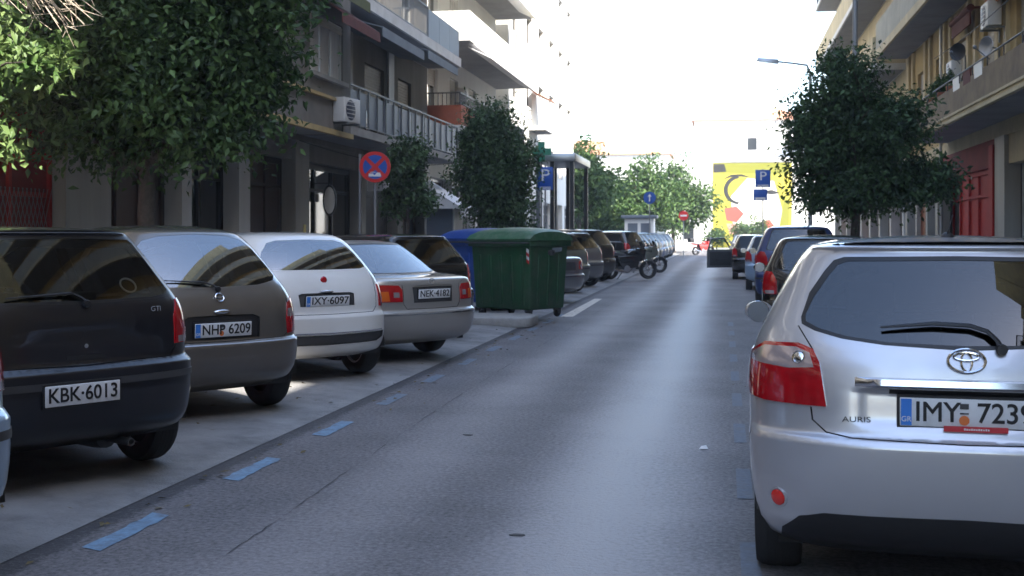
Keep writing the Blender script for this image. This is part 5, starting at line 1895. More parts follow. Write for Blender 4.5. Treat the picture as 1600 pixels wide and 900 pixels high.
def left_house_two():
    y0, y1, h = 41.2, 55.5, 27.0
    root = block("apartment_building", -1, XL - .4, y0, y1, h, "sunlit white apartment house on the left with red-brown balcony front and white parapets", B_['plasterW'])
    x = XL - .4
    S = -1
    w = MB()
    r = random.Random(9)
    for k in range(4):
        pillar(root, S, x, y0 + .2 + k * 4.4, y0 + .7 + k * 4.4, .166, 3.9, .1, B_['marble2'])
        if k < 3: shopfront(root, S, x, y0 + .75 + k * 4.4, y0 + 4.55 + k * 4.4, .166, 3.6, B_['frame_alu'], 'glass', 3)
    w.box(x, x - .3, y0, y1, 3.6, 4.0)
    for f in range(7):
        z = 5.3 + f * 3.2
        holes = []
        for k in range(4):
            yc = y0 + 1.9 + k * 3.5
            hh = (yc - .75, yc + .75, z + .1, z + 2.3)
            holes.append(hh)
            window(root, S, x, *hh, 'curtain' if k % 2 else 'glass', 'frame_white', r.choice([0, .3, .5]), door=True)
        wall(w, S, x, y0, y1, 4.0 if f == 0 else z - .2, z + 3.0, holes)
        if f == 0:
            b = balcony(root, S, x, y0 + .1, y0 + 6.5, z - .2, 1.45, B_['slabwhite'])
            parapet(root, S, x, y0 + .12, y0 + 6.48, z + .021, z + .72, 1.43, B_['brick'])
            bars_rail(root, x + 1.38, y0 + .2, y0 + 6.4, z + .722, z + 1.15, B_['raildark'], .15, .012, x)
            balcony(root, S, x, y0 + 7.5, y1 - .2, z - .2, 1.45, B_['slabwhite'])
            bars_rail(root, x + 1.38, y0 + 7.6, y1 - .3, z + .022, z + 1.0, B_['raildark'], .15, .012, x)
        elif f in (1, 2):
            balcony(root, S, x, y0 + .1, y1 - .1, z - .25, 1.75, B_['slabwhite'], t=.27)
            parapet(root, S, x, y0 + .12, y1 - .12, z + .022, z + .8 - .25 * (f - 1), 1.73, B_['plasterW'])
            a = MB()
            xo = x + 2.35
            a.hexa([(x + 1.5, y0 + 1, z - .35), (xo, y0 + 1, z - .78), (xo, y1 - 2.5, z - .78), (x + 1.5, y1 - 2.5, z - .35),
                    (x + 1.5, y0 + 1, z - .32), (xo, y0 + 1, z - .75), (xo, y1 - 2.5, z - .75), (x + 1.5, y1 - 2.5, z - .32)])
            a.build("awning", B_['awnwhite'], root)
            if f == 1:
                for k in range(3):
                    p = MB()
                    p.box(x + 1.66, x + 1.69, y1 - 4.6 + k * 1.45, y1 - 3.2 + k * 1.45, z + .85, z + 1.6)
                    p.build("balcony_screen", B_['yellow'], root)
        else:
            balcony(root, S, x, y0 + .1, y1 - .1, z - .2, 1.5, B_['slabwhite'])
            bars_rail(root, x + 1.42, y0 + .2, y1 - .2, z + .022, z + 1.0, B_['railgrey'], .13, .01, x)
    w.build("wall", B_['plasterW'], root)
    # pots along the second-floor front
    for k in range(3):
        y = y0 + .8 + k * 1.1
        plant((x + 1.35, y, 8.52 + .0), .5, 500 + k, ["leftmost", "middle", "rightmost"][k] + " of three green pot plants on the white balcony over the big dark tree", "pot plants on the white balcony")
    ac = ac_unit((x + .25, 47.0, 6.7), R(90), "white air conditioner high on the sunlit white house behind the tree")


def tower():
    y0, y1, h = 56.0, 81.0, 33.0
    x = -9.9
    root = block("tower_block", -1, x, y0, y1, h, "tall sunlit white tower block with small dark windows, left of the sky gap", B_['plasterW'])
    tag(root, cat="apartment building")
    w = MB()
    r = random.Random(4)
    wall(w, -1, x, y0, y1, 0, 4.0, [(58 + k * 4.6, 61.6 + k * 4.6, .2, 3.3) for k in range(5)])
    for k in range(5):
        shopfront(root, -1, x, 58 + k * 4.6, 61.6 + k * 4.6, .166, 3.3, B_['frame_alu'], 'glass', 2)
    for f in range(9):
        z = 4.0 + f * 3.2
        holes = []
        for k in range(6):
            yc = y0 + 2.2 + k * 4.1
            hh = (yc - .95, yc + .95, z + .9, z + 2.4)
            holes.append(hh)
            window(root, -1, x, *hh, 'dark', 'frame_dark', r.choice([0, 0, .4]), depth=.27)
        wall(w, -1, x, y0, y1, z, z + 3.2, holes)
    w.build("wall", B_['plasterW'], root)
    b = balcony(root, -1, x, 62.0, 65.0, 6.9, .9, B_['slabwhite'])
    a = MB()
    a.hexa([(x + .02, 62.2, 9.0), (x + 1.2, 62.2, 8.4), (x + 1.2, 64.8, 8.4), (x + .02, 64.8, 9.0), (x + .02, 62.2, 9.03), (x + 1.2, 62.2, 8.43), (x + 1.2, 64.8, 8.43), (x + .02, 64.8, 9.03)])
    a.build("awning", B_['brown'], root)


def right_house():
    y0, y1, h = 5.0, 43.8, 25.0
    S = 1
    root = block("apartment_building", S, XR, y0, y1, h, "ochre and cream apartment house on the right with stained balconies and red shop front", B_['plasterO'])
    zt = 3.75
    # ground floor
    pil = [(12, 12.5), (17.5, 18.1), (23.0, 23.5), (28.7, 29.7), (37.3, 37.7), (39.1, 39.45), (41.2, 41.5), (43.3, 43.75)]
    for a, b in pil:
        pillar(root, S, XR, a, b, .141, zt, .10, B_['marble'])
    shopfront(root, S, XR, 23.52, 28.68, .141, 3.1, B_['frame_white'], 'glass', 3)
    shopfront(root, S, XR, 18.12, 22.98, .141, 3.1, B_['frame_white'], 'glass', 3)
    shopfront(root, S, XR, 12.52, 17.48, .141, 3.1, B_['frame_alu'], 'glass', 3)
    shopfront(root, S, XR, 5.3, 11.98, .141, 3.1, B_['frame_alu'], 'glass', 4)
    # red shop: boarded leaves and posts
    m = MB()
    m.box(XR - .06, XR + .2, 29.72, 37.28, 3.1, zt - .002)
    m.build("shop_fascia", B_['red2'], root)
    shopfront(root, S, XR, 29.72, 34.6, .141, 3.098, B_['red'], 'red', 4, rec=.1)
    shopfront(root, S, XR, 34.62, 37.28, .141, 3.098, B_['red2'], 'dark', 2, rec=.4)
    m = MB()
    m.box(XR - .14, XR + .04, 29.74, 30.15, .141, 3.6)
    m.build("red_post", B_['red'], root)
    shopfront(root, S, XR, 37.72, 39.08, .141, 3.1, B_['dark'], 'dark', 2)
    shopfront(root, S, XR, 39.47, 41.18, .141, 3.1, B_['brown'], 'brown', 2, rec=.1)
    shopfront(root, S, XR, 41.52, 43.28, .141, 3.1, B_['red2'], 'darkbrown', 2)
    m = MB()
    m.box(XR - .05, XR + .25, y0, y1, zt + .001, 4.1)
    m.box(XR - .005, XR + .25, y0, 29.7, 3.1, zt)
    m.box(XR - .005, XR + .25, 37.3, y1, 3.1, zt)
    m.build("shop_lintel", B_['plasterO2'], root)
    # first floor
    w = MB()
    holes = []
    r = random.Random(12)
    for k in range(11):
        yc = 7 + k * 3.4
        hh = (yc - .6, yc + .6, 4.5 if k % 2 else 4.95, 6.75)
        holes.append(hh)
        window(root, S, XR, *hh, 'glass', 'frame_brown', r.choice([.5, .85, .3]), door=bool(k % 2))
    wall(w, S, XR, y0, y1, 4.1, 7.6, holes)
    w.build("wall", B_['plasterO'], root)
    for k in range(12):
        yc = 5.3 + k * 3.4
        for dy in (-.55, .35):
            m = MB()
            m.box(XR - .09, XR + .001, yc + dy, yc + dy + .3, 4.35, 7.55)
            m.build("pilaster", B_['plasterO2'], root)
    d = 1.1
    balcony(root, S, XR, 8.0, 36.0, 4.11, d, B_['plasterO2'], t=.2)
    parapet(root, S, XR, 8.02, 35.98, 4.312, 4.92, d - .03, B_['parapet'])
    m = MB()                                                    # moulded edge and drip line
    xo = XR - d
    m.box(xo - .045, xo + .02, 7.95, 36.05, 4.10, 4.17)
    m.box(xo - .03, xo + .02, 7.95, 36.04, 4.25, 4.30)
    m.build("slab_moulding", B_['plasterO2'], root)
    m = MB()
    m.tube([(xo + .02, 8.1, 5.10), (xo + .02, 35.9, 5.10)], .02, 6)
    m.tube([(xo + .02, 35.9, 5.10), (XR, 35.9, 5.10)], .018, 6)
    for k in range(20):
        m.tube([(xo + .02, 8.1 + k * 1.463, 4.9), (xo + .02, 8.1 + k * 1.463, 5.1)], .014, 6)
    m.build("hand_rail", B_['raildark'], root)
    # second floor slab, taller pale parapet; then more storeys
    w = MB()
    for f in range(5):
        z = 7.85 + f * 3.4
        holes = []
        for k in range(11):
            yc = 7 + k * 3.4
            hh = (yc - .65, yc + .65, z + .1, z + 2.4)
            holes.append(hh)
            window(root, S, XR, *hh, 'glass', 'frame_brown', r.choice([0, .4, .7]), door=True)
        wall(w, S, XR, y0, y1, 7.6 if f == 0 else z - .25, z + 3.15, holes)
        balcony(root, S, XR, y0 + 1, y1 - .02, z - .25, d + .0, B_['plasterO2'], t=.26)
        for k in range(13):
            ya = y0 + 1.05 + k * 2.9
            yb = min(ya + 2.86, y1 - .08)
            p = MB()
            p.box(XR - d + .02, XR - d + .08, ya, yb, z + .012, z + .95)
            p.build("parapet_panel", B_['parapet2'], root)
        p = MB()
        p.box(XR - d + .09, XR, y1 - .13, y1 - .06, z + .012, z + .95)
        p.build("parapet_panel", B_['parapet2'], root)
    w.build("wall", B_['plasterO'], root)
    m = MB()
    m.box(XR + .02, XR + 9, y0 + .1, 27.6, h + .02, h + 2.6)
    m.build("roof_shade_block", B_['plasterO2'], root)  # unseen block added on the roof to shade the balconies opposite
    # clutter on the first-floor front
    for (y, z, s, lab) in ((29.0, 6.2, 1.0, "air conditioner on the right house wall under the grey soffit, nearest the tree"),
                           (25.6, 6.45, 1.0, "air conditioner on the right house wall over the stained balcony, with pipe"),
                           (22.2, 6.9, 1.1, "air conditioner high at the right picture edge above the cream pilaster"),
                           (33.5, 5.55, .9, "low air conditioner on the right house beside the shuttered window")):
        ac_unit((XR - .32, y, z), R(-90), lab, s)
    for i, (y, z) in enumerate(((27.4, 5.55), (30.6, 5.9))):
        dsh = empty("satellite_dish", (XR - .75, y, z), R(-60 + 20 * i), "round satellite dish on the right house wall, " + ("nearer the picture edge" if i == 0 else "nearer the tree"), "satellite dish", "satellite dishes on the right balcony")
        m = MB()
        m.lathe([(.01, .06), (.10, .045), (.17, .012), (.21, -.012), (.214, -.008), (.17, .02), (.10, .053), (.01, .07)], 'y', 20)
        m.build("dish", B_['frame_alu'] if i == 0 else B_['darkmetal'], dsh)
        m = MB()
        m.tube([(0, .1, 0), (0, .35, -.05), (0, .35, -.9)], .02, 6)
        m.tube([(0, .1, -.28), (0, -.3, -.05)], .012, 6)
        m.ball((0, -.3, -.04), .045)
        m.build("mast", B_['railgrey'], dsh)
    for ya, yb, mt in ((19.5, 23.4, 'maroon'), (26.6, 29.8, 'terracotta'), (31.5, 34.0, 'maroon')):
        a = MB()
        a.tube([(XR - .28, ya, 7.12), (XR - .28, yb, 7.12)], .09, 10)
        a.box(XR - .30, XR - .26, ya + .05, yb - .05, 6.72, 7.05)
        for yy in (ya + .1, yb - .1):
            a.box(XR - .3, XR + .01, yy - .02, yy + .02, 7.10, 7.16)
        a.build("awning", B_[mt], root)
    dp = MB()
    dp.tube([(XR - .07, 24.3, .2), (XR - .07, 24.3, 24)], .05, 8)
    dp.tube([(XR - .07, 36.9, .2), (XR - .07, 36.9, 24)], .05, 8)
    dp.build("drainpipe", B_['frame_alu'], root)
    for i in range(3):
        lt = MB()
        y = 26.2 + i * 1.2
        lt.hexa([(xo + .03, y, 4.55 + .25), (xo + .03, y + .8, 4.8), (xo + .045, y + .8, 4.8), (xo + .045, y, 4.8), (xo + .015, y, 5.12), (xo + .015, y + .8, 5.12), (xo + .06, y + .8, 5.12), (xo + .06, y, 5.12)])
        tag(lt.build("laundry", B_['acwhite'] if i != 1 else B_['maroon']), ["white cloth hung over the right balcony rail, nearest", "dark red cloth hung over the right balcony rail", "white cloth hung over the right balcony rail by the tree"][i], "laundry", "cloths on the balcony rail")
    for i in range(3):
        plant((xo + .25, 31.0 + i * 1.3, 4.92), .42, 800 + i, ["rightmost", "middle", "leftmost"][i] + " of three potted plants on the right stained balcony", "pots on the right balcony")


def right_house_two():
    y0, y1, h = 44.0, 71.0, 25.2
    root = block("apartment_building", 1, XR, y0, y1, h, "cream apartment house with stacked balconies behind the right tree", B_['plasterO2'])
    for k in range(9):
        pillar(root, 1, XR, y0 + .1 + k * 3.28, y0 + .5 + k * 3.28, .141, 3.9, .1, B_['marble2'])
        if k < 8: shopfront(root, 1, XR, y0 + .52 + k * 3.28, y0 + 3.3 + k * 3.28, .141, 3.4, B_[['frame_brown', 'frame_alu', 'red2'][k % 3]], ['brown', 'glass', 'darkbrown'][k % 3], 2)
    m = MB()
    m.box(XR, XR + .3, y0, y1, 3.4, 4.1)
    m.build("shop_lintel", B_['plasterO2'], root)
    generic_floors(root, 1, XR, y0, y1, 4.1, 5, 3.4, B_['plasterO2'], B_['slabwhite'], B_['raildark'], 3.4, 1.15, 21, B_['plasterO2'])


def behind_houses():
    """the street goes on behind the camera"""
    a = block("apartment_building", -1, XL, -48.0, 7.7, 23.0, "grey house row on the left behind the viewpoint", B_['plasterL'])
    generic_floors(a, -1, XL, -48, 7.7, 4.0, 5, 3.5, B_['plasterL'], B_['slab'], B_['railgrey'], 4.0, 1.2, 31)
    wl = MB()
    wall(wl, -1, XL, -48, 7.7, 0, 4.0, [(-46 + k * 4.5, -43 + k * 4.5, .2, 3.2) for k in range(11)])
    wl.build("wall", B_['plasterL'], a)
    b = block("apartment_building", 1, XR, -48, -9.0, 25, "brown house row on the right behind the viewpoint", B_['plasterO'])
    generic_floors(b, 1, XR, -48, -9, 4.0, 6, 3.4, B_['plasterO'], B_['slab'], B_['raildark'], 4.0, 1.2, 33)
    wl = MB()
    wall(wl, 1, XR, -48, -9, 0, 4.0, [(-46 + k * 4.5, -43 + k * 4.5, .2, 3.2) for k in range(8)])
    wl.build("wall", B_['plasterO'], b)
    # added unseen blocks in between, heights and depths shaped to steer the sunlight
    for ya, yb, h, dep, lab in ((-8.9, .1, 17.8, 1.6, "unseen slim ochre shade block on the right beside the viewpoint"), (.15, 1.15, 18.3, 2.7, "unseen thin shade wall trimming the sunbeam, on the right beside the viewpoint"),
                                (1.2, 2.75, 12.6, 3.0, "unseen narrow block with an open slit for the sunbeam, on the right beside the viewpoint"), (2.8, 4.95, 25.0, 2.7, "unseen narrow tall shade block on the right next to the ochre house")):
        if h == 18.3:
            q = MB()
            q.box(XR + .01, XR + .5, ya, yb, 0, h)
            c = empty("beam_shade_wall", (0, 0, 0), 0, lab, "shade block")  # thin unseen wall, added to trim the sunbeam
            q.build("wall", B_['plasterO'], c)
            continue
        c = block("apartment_building", 1, XR, ya, yb, h, lab, B_['plasterO'], depth=dep)
        if yb - ya > 5:
            generic_floors(c, 1, XR, ya, yb, 4.0, 4, 3.4, B_['plasterO'], B_['slab'], B_['raildark'], 3.0, 1.2, 35)
        wl = MB()
        wall(wl, 1, XR, ya, yb, 0 if yb - ya < 5 else 0, h if yb - ya < 5 else 4.0)
        if yb - ya > 5: wall(wl, 1, XR, ya, yb, 17.6, h)
        wl.build("wall", B_['plasterO'], c)
        if h == 12.6:
            up = MB()
            up.box(XR, XR + 2.9, ya, yb, 15.0, 25)
            up.box(XR + .05, XR + .2, ya + .01, ya + .16, 12.6, 14.999)
            up.build("beam_slit_top", B_['plasterO'], c)  # added mass above the open slit that lets the sunbeam in


def end_houses():
    # painted wall at the end of the street
    S0 = empty("mural_house", (0, 0, 0), 0, "low white house at the street end with a yellow mural", "house")
    yw = 114.0
    m = MB()
    m.box(-1.05, 14, yw, yw + 9, 0, 8.2)
    m.build("wall", B_['plasterW'], S0)
    m = MB()
    m.box(-1.15, 14.1, yw - .12, yw + 9.1, 8.2, 8.55)
    m.build("cornice", B_['slabwhite'], S0)
    bg = MB()
    bg.box(-.95, 6.2, yw - .02, yw - .004, .3, 8.1)
    mu = bg.build("mural", mat("mural_yellow", (.36, .31, .028), .8, var=.1, vscale=1.5), S0)
    cols = dict(white=(.62, .60, .52), black=(.015, .015, .015), red=(.40, .07, .05), blue=(.26, .36, .42), olive=(.19, .19, .012), pink=(.42, .22, .17))
    def blob(c, poly, k):
        q = MB()
        q.prism(poly, yw - .024 - .002 * k, yw - .0205, 'y')
        q.build("mural_shape", mat("mural_" + c, cols[c], .8), mu)
    blob('olive', [(-.9, 7.2), (6.1, 7.0), (6.1, 8.05), (-.9, 8.05)], 0)
    blob('white', [(1.0, 1.0), (4.8, .8), (5.4, 3.5), (4.6, 6.4), (2.2, 6.7), (.7, 5.0)], 1)
    th = np.linspace(1.7, 4.6, 14)
    blob('black', [(1.5 + 1.45 * math.cos(t), 5.6 + 1.35 * math.sin(t)) for t in th] + [(1.62 + 1.2 * math.cos(t), 5.58 + 1.12 * math.sin(t)) for t in th[::-1]], 2)
    blob('black', [(-.1, 6.55), (.7, 7.0), (1.7, 7.05), (2.5, 6.75), (1.6, 6.85), (.7, 6.8)], 3)
    blob('red', [(3.4, 2.6), (4.2, 2.9), (4.6, 2.3), (3.9, 1.9)], 4)
    blob('olive', [(4.9, 1.2), (5.9, 1.0), (6.0, 4.6), (5.5, 4.8)], 3)
    blob('black', [(-.9, 7.2), (.3, 7.3), (.1, 8.0), (-.9, 8.0)], 3)
    blob('black', [(3.2, 5.4), (4.4, 5.6), (5.2, 5.3), (4.4, 5.15)], 3)
    blob('red', [(.1, 3.9), (1.2, 4.1), (1.9, 3.4), (1.2, 2.6), (.3, 2.8)], 2)
    blob('pink', [(.3, 2.5), (1.3, 2.5), (1.5, 1.6), (.6, 1.5)], 2)
    blob('blue', [(1.6, 2.4), (3.0, 2.2), (3.1, .8), (1.9, .6)], 3)
    for i, (x0, x1, y, hh, lab, roofm) in enumerate(((-5.2, -1.06, 113, 8.4, "narrow white house beside the mural wall", None),
                                                    (-26, -5.3, 122, 9.5, "long white house behind the far trees", 'rooftile'),
                                                    (-3.0, 9.0, 130, 13.5, "white house with reddish hipped roof behind the mural house", 'rooftile'),
                                                    (9.1, 30, 126, 14.0, "white house far right behind the dark tree", None))):
        e = empty("white_house", (0, 0, 0), 0, lab, "house")
        w = MB()
        holes = []
        n = max(1, int((x1 - x0) / 3.2))
        bw = (x1 - x0) / n
        for f in range(int((hh - 1) / 3.1)):
            for k in range(n):
                c = x0 + (k + .5) * bw
                f_ = MB()
                f_.box(c - .55, c + .55, y - .03, y + .01, 1.0 + f * 3.1, 2.4 + f * 3.1)
                o = f_.build("window", B_['frame_white'], e)
                p = MB()
                p.box(c - .48, c + .48, y - .045, y - .031, 1.07 + f * 3.1, 2.33 + f * 3.1)
                p.build("pane", B_['shutter'] if (k + f) % 2 else M['winglass'], o)
        w.box(x0, x1, y, y + 8, 0, hh)
        w.build("wall", B_['plasterW'], e)
        if roofm:
            q = MB()
            q.add([(x0 - .3, y - .3, hh + .002), (x1 + .3, y - .3, hh + .002), (x1 + .3, y + 8.3, hh + .002), (x0 - .3, y + 8.3, hh + .002), ((x0 * 2 + x1) / 3, y + 4, hh + 1.8), ((x0 + 2 * x1) / 3, y + 4, hh + 1.8)],
                  [(0, 1, 5, 4), (1, 2, 5), (2, 3, 4, 5), (3, 0, 4), (3, 2, 1, 0)])
            q.build("roof", B_[roofm], e)
# ================================================================ foliage
def leaf_crown(lobes, n, size, seed, clump=10, spread=.16, droop=.25):
    """folded leaf blades in clumps over the lobes (cx, cy, cz, rx, ry, rz, weight)"""
    rg = np.random.default_rng(seed)
    L = np.array([l[:6] for l in lobes], float)
    wts = np.array([l[6] if len(l) > 6 else l[3] * l[4] * l[5] for l in lobes])
    wts = wts / wts.sum()
    nc = n // clump
    k = rg.choice(len(L), nc, p=wts)
    d = rg.normal(size=(nc, 3))
    d /= np.linalg.norm(d, axis=1, keepdims=True)
    rad = rg.random(nc) ** .38
    rad = np.where(rg.random(nc) < .07, rad * rg.uniform(1.0, 1.25, nc), rad * .96)
    wob = 1 + .20 * np.sin(5 * d[:, 0] + 3 * d[:, 2] + k) + .18 * np.sin(9 * d[:, 1] - 4 * d[:, 2] + 7 * d[:, 0] + 2 * k)
    c = L[k, :3] + d * L[k, 3:6] * (rad * wob)[:, None]
    cc = np.repeat(c, clump, 0)
    dd = np.repeat(d, clump, 0)
    m = len(cc)
    p = cc + rg.normal(scale=spread, size=(m, 3)) * (1, 1, .8)
    ax = dd * .7 + rg.normal(scale=.75, size=(m, 3))
    ax[:, 2] -= droop
    ax /= np.linalg.norm(ax, axis=1, keepdims=True)
    up = rg.normal(scale=.55, size=(m, 3)) + dd * .5 + (0, 0, .7)
    sd = np.cross(ax, up)
    sd /= np.linalg.norm(sd, axis=1, keepdims=True) + 1e-9
    nr = np.cross(sd, ax)
    s = size * (.45 + 1.0 * rg.random(m) ** .8)[:, None]
    b = p - ax * s * .5
    t = p + ax * s * .5 - nr * s * .08
    l = p + sd * s * .24 + nr * s * .10 - ax * s * .05
    r = p - sd * s * .24 + nr * s * .10 - ax * s * .05
    V = np.stack([b, l, t, r], 1).reshape(-1, 3)
    i = np.arange(m) * 4
    T = np.concatenate([np.stack([i, i + 1, i + 2], 1), np.stack([i, i + 2, i + 3], 1)])
    return V, T


def raw_mesh(name, V, T, mtl):
    me = bpy.data.meshes.new(name)
    me.vertices.add(len(V))
    me.vertices.foreach_set("co", np.asarray(V, np.float32).ravel())
    me.loops.add(len(T) * 3)
    me.loops.foreach_set("vertex_index", np.asarray(T, np.int32).ravel())
    me.polygons.add(len(T))
    me.polygons.foreach_set("loop_start", np.arange(0, len(T) * 3, 3, dtype=np.int32))
    me.update(calc_edges=True)
    me.materials.append(mtl)
    return me


def tree(base, trunk_h, r0, lobes, n, size, seed, label, mtl, group="street trees along the kerbs", lean=(0, 0), clump=10, spread=.16, name="street_tree", forks=2):
    x, y, z = base
    root = empty(name, base, 0, label, "tree", group)
    rd = random.Random(seed)
    top = Vector((lean[0], lean[1], trunk_h))
    m = MB()
    pts = [Vector((0, 0, -.1)), Vector((lean[0] * .2 + .03, lean[1] * .2, trunk_h * .35)), Vector((lean[0] * .6 - .03, lean[1] * .6, trunk_h * .7)), top]
    m.tube(pts, [r0 * 1.35, r0, r0 * .9, r0 * .8], 10)
    m.build("trunk", M['bark'], root)
    b = MB()
    for l in lobes:
        c = Vector(l[:3])
        for k in range(forks):
            e = c + Vector((rd.uniform(-.6, .6) * l[3], rd.uniform(-.6, .6) * l[4], rd.uniform(0, .7) * l[5]))
            mid = top.lerp(e, .45) + Vector((rd.uniform(-.2, .2), rd.uniform(-.2, .2), rd.uniform(-.1, .2)))
            b.tube([top - Vector((0, 0, .1)), mid, e], [r0 * .55, r0 * .32, r0 * .08], 6)
            for q in range(3):
                s = mid.lerp(e, rd.uniform(.1, .9))
                f = s + Vector((rd.gauss(0, .45) * l[3], rd.gauss(0, .45) * l[4], rd.uniform(-.1, .6) * l[5]))
                b.tube([s, s.lerp(f, .5) + Vector((0, 0, .05)), f], [r0 * .2, r0 * .12, r0 * .04], 5)
    b.build("limb", M['bark'], root)
    V, T = leaf_crown(lobes, n, size, seed, clump, spread)
    link("crown", raw_mesh("crown", V, T, mtl), root)
    return root


def plant(base, h, seed, label, group):
    root = empty("potted_plant", base, 0, label, "potted plant", group)
    m = MB()
    m.lathe([(.08, 0), (.11, .18), (.12, .2), (.10, .2), (.09, .17)], 'z', 12)
    m.build("pot", B_['terracotta'], root)
    V, T = leaf_crown([(0, 0, .2 + h * .4, h * .42, h * .42, h * .45)], 220, .11, seed, 8, .06)
    link("foliage", raw_mesh("foliage", V, T, M['leaf']), root)


def trees():
    # big dark tree, left foreground
    x, y = at(232, 15.9)
    tree((x, y, .16), 2.3, .13,
         [(-1.1, .2, 3.7, 1.25, 1.3, 1.2), (.25, .0, 3.35, 1.3, 1.3, 1.15), (1.1, .2, 3.75, .85, 1.0, 1.1), (.2, .2, 4.6, 1.7, 1.5, 1.2), (-1.2, .5, 4.9, 1.1, 1.2, 1.0), (.95, .4, 4.9, .85, 1.1, 1.1), (0, .1, 2.55, .55, .6, .5), (-.9, -.1, 2.75, .5, .5, .35), (1.0, 0, 2.75, .6, .5, .35), (.1, .2, 5.8, 1.5, 1.4, .9)],
         84000, .112, 11, "big dark-leaved street tree in the left foreground, crown running out of the frame top", M['leaf'], clump=12, spread=.17)
    # bright leaves of a tree nearer on the left, its crown reaching into the frame from the left edge
    x, y = at(-120, 13.4)
    tree((x, y, .16), 2.6, .10,
         [(.3, .2, 3.5, .85, .8, .5, .5), (.9, .1, 3.15, .42, .45, .28, .22), (.75, 0, 2.45, .38, .35, .26, .16), (1.25, .2, 3.25, .4, .35, .28, .14), (-.3, .3, 4.3, .9, .8, .6, .7), (.45, .1, 2.95, .35, .35, .25, .15)],
         5200, .135, 12, "light green tree at the left picture edge, leaves in the sun before the red shop", M['leafy'], clump=9, spread=.13)
    b = MB()
    rd = random.Random(8)
    x, y = at(-30, 13.2)
    o = Vector((x, y, 4.7))
    for k in range(58):
        e = o + Vector((rd.uniform(.1, 1.5), rd.uniform(-.3, .5), rd.uniform(-.95, .35)))
        mid = o.lerp(e, .5) + Vector((0, rd.uniform(-.1, .1), rd.uniform(0, .25)))
        b.tube([o, mid, e], [.016, .010, .004], 5)
        for q in range(5):
            s = mid.lerp(e, rd.random())
            f = s + Vector((rd.uniform(-.1, .3), rd.uniform(-.2, .2), rd.uniform(-.3, .1)))
            b.tube([s, f], [.006, .003], 4)
    bo = tag(b.build("dry_branch", M['twig']), "bare pale dry branches hanging at the top left corner over the light green leaves", "branch")
    # small tree behind the no-stopping sign
    x, y = at(637, 30.5)
    tree((x, y, .16), 1.75, .06, [(-.05, 0, 2.9, .5, .55, .7), (.3, 0, 2.2, .4, .4, .36), (-.3, 0, 2.1, .36, .36, .32), (.1, 0, 3.4, .4, .4, .35)], 5200, .13, 13,
         "small slim tree just right of the round no-stopping sign", M['leafb'], clump=8, spread=.13)
    # broad dark tree before the pharmacy cross
    x, y = at(752, 36.0)
    tree((x, y, .16), 1.5, .10, [(.1, 0, 3.1, .85, 1.0, 1.05), (.7, 0, 2.6, .95, 1.0, 1.05), (.25, 0, 4.3, .85, .9, .95), (1.1, 0, 3.4, .55, .7, .75), (-.25, 0, 4.0, .48, .6, .6), (1.15, 0, 1.5, .5, .5, .4), (.55, 0, 1.8, .5, .5, .4)], 24000, .13, 14,
         "broad dark tree left of the green pharmacy cross", M['leafb'], clump=10, spread=.17)
    # dark tree on the right pavement
    x, y = at(1338, 26.0)
    tree((x, y, .14), 1.9, .11, [(-.35, 0, 3.9, 1.0, 1.0, 1.0), (-.78, 0, 3.0, .66, .8, .9), (.35, 0, 3.5, 1.05, 1.0, .95), (-.1, 0, 4.75, .62, .65, .55), (1.2, .2, 2.45, .9, .8, .5), (.2, 0, 2.4, 1.2, 1.0, .6), (-.65, 0, 2.2, .6, .7, .42), (1.6, .3, 2.7, .55, .5, .4), (.9, 0, 3.9, .5, .5, .45), (-1.05, 0, 3.65, .45, .5, .4), (-.5, 0, 5.1, .3, .3, .35)], 34000, .115, 15,
         "dark rounded tree on the right pavement in front of the ochre house", M['leafb'], clump=10, spread=.16)
    # sunlit trees at the street end
    far = ((905, 84, 5.6, 1.9, 21, "tall sunlit tree behind the pharmacy sign, nearest the white tower"), (940, 88, 3.3, 2.0, 22, "low sunlit tree behind the parked motorcycle"),
           (1000, 92, 4.6, 2.3, 23, "rounded sunlit tree behind the blue round sign"), (1052, 97, 4.6, 2.4, 24, "sunlit tree just left of the narrow white house"), (965, 93, 3.0, 2.1, 26, "bushy sunlit tree between two taller far trees"))
    for u, z, hh, r, sd, lab in far:
        x, y = at(u, z)
        tree((x, y, 0), 2.2, .16, [(0, 0, hh, r, r, r * .95), (-.8 * r, .3, hh - 1.0, r * .7, r * .7, r * .7), (.8 * r, -.3, hh - .7, r * .7, r * .7, r * .75), (.1, 0, hh - 1.7, r * .9, r * .8, r * .6), (.2 * r, 0, hh + .8 * r, r * .55, r * .55, r * .5)], 7000, .34, sd, lab, M['leaffar'], "sunlit trees at the street end", clump=9, spread=.3)
    for u, z, hh, sd in ((1120, 104, 1.3, 31), (1160, 108, 1.6, 32), (1183, 106, 1.9, 33)):
        x, y = at(u, z)
        tree((x, y, 0), .5, .06, [(0, 0, hh, 1.0, .8, hh * .55)], 1200, .25, sd, ["low sunlit bush under the mural, leftmost", "low sunlit bush under the mural, in the middle", "low sunlit bush under the mural, beside the blue parking sign"][sd - 31], M['leaffar'], "bushes below the mural", name="bush", spread=.2)


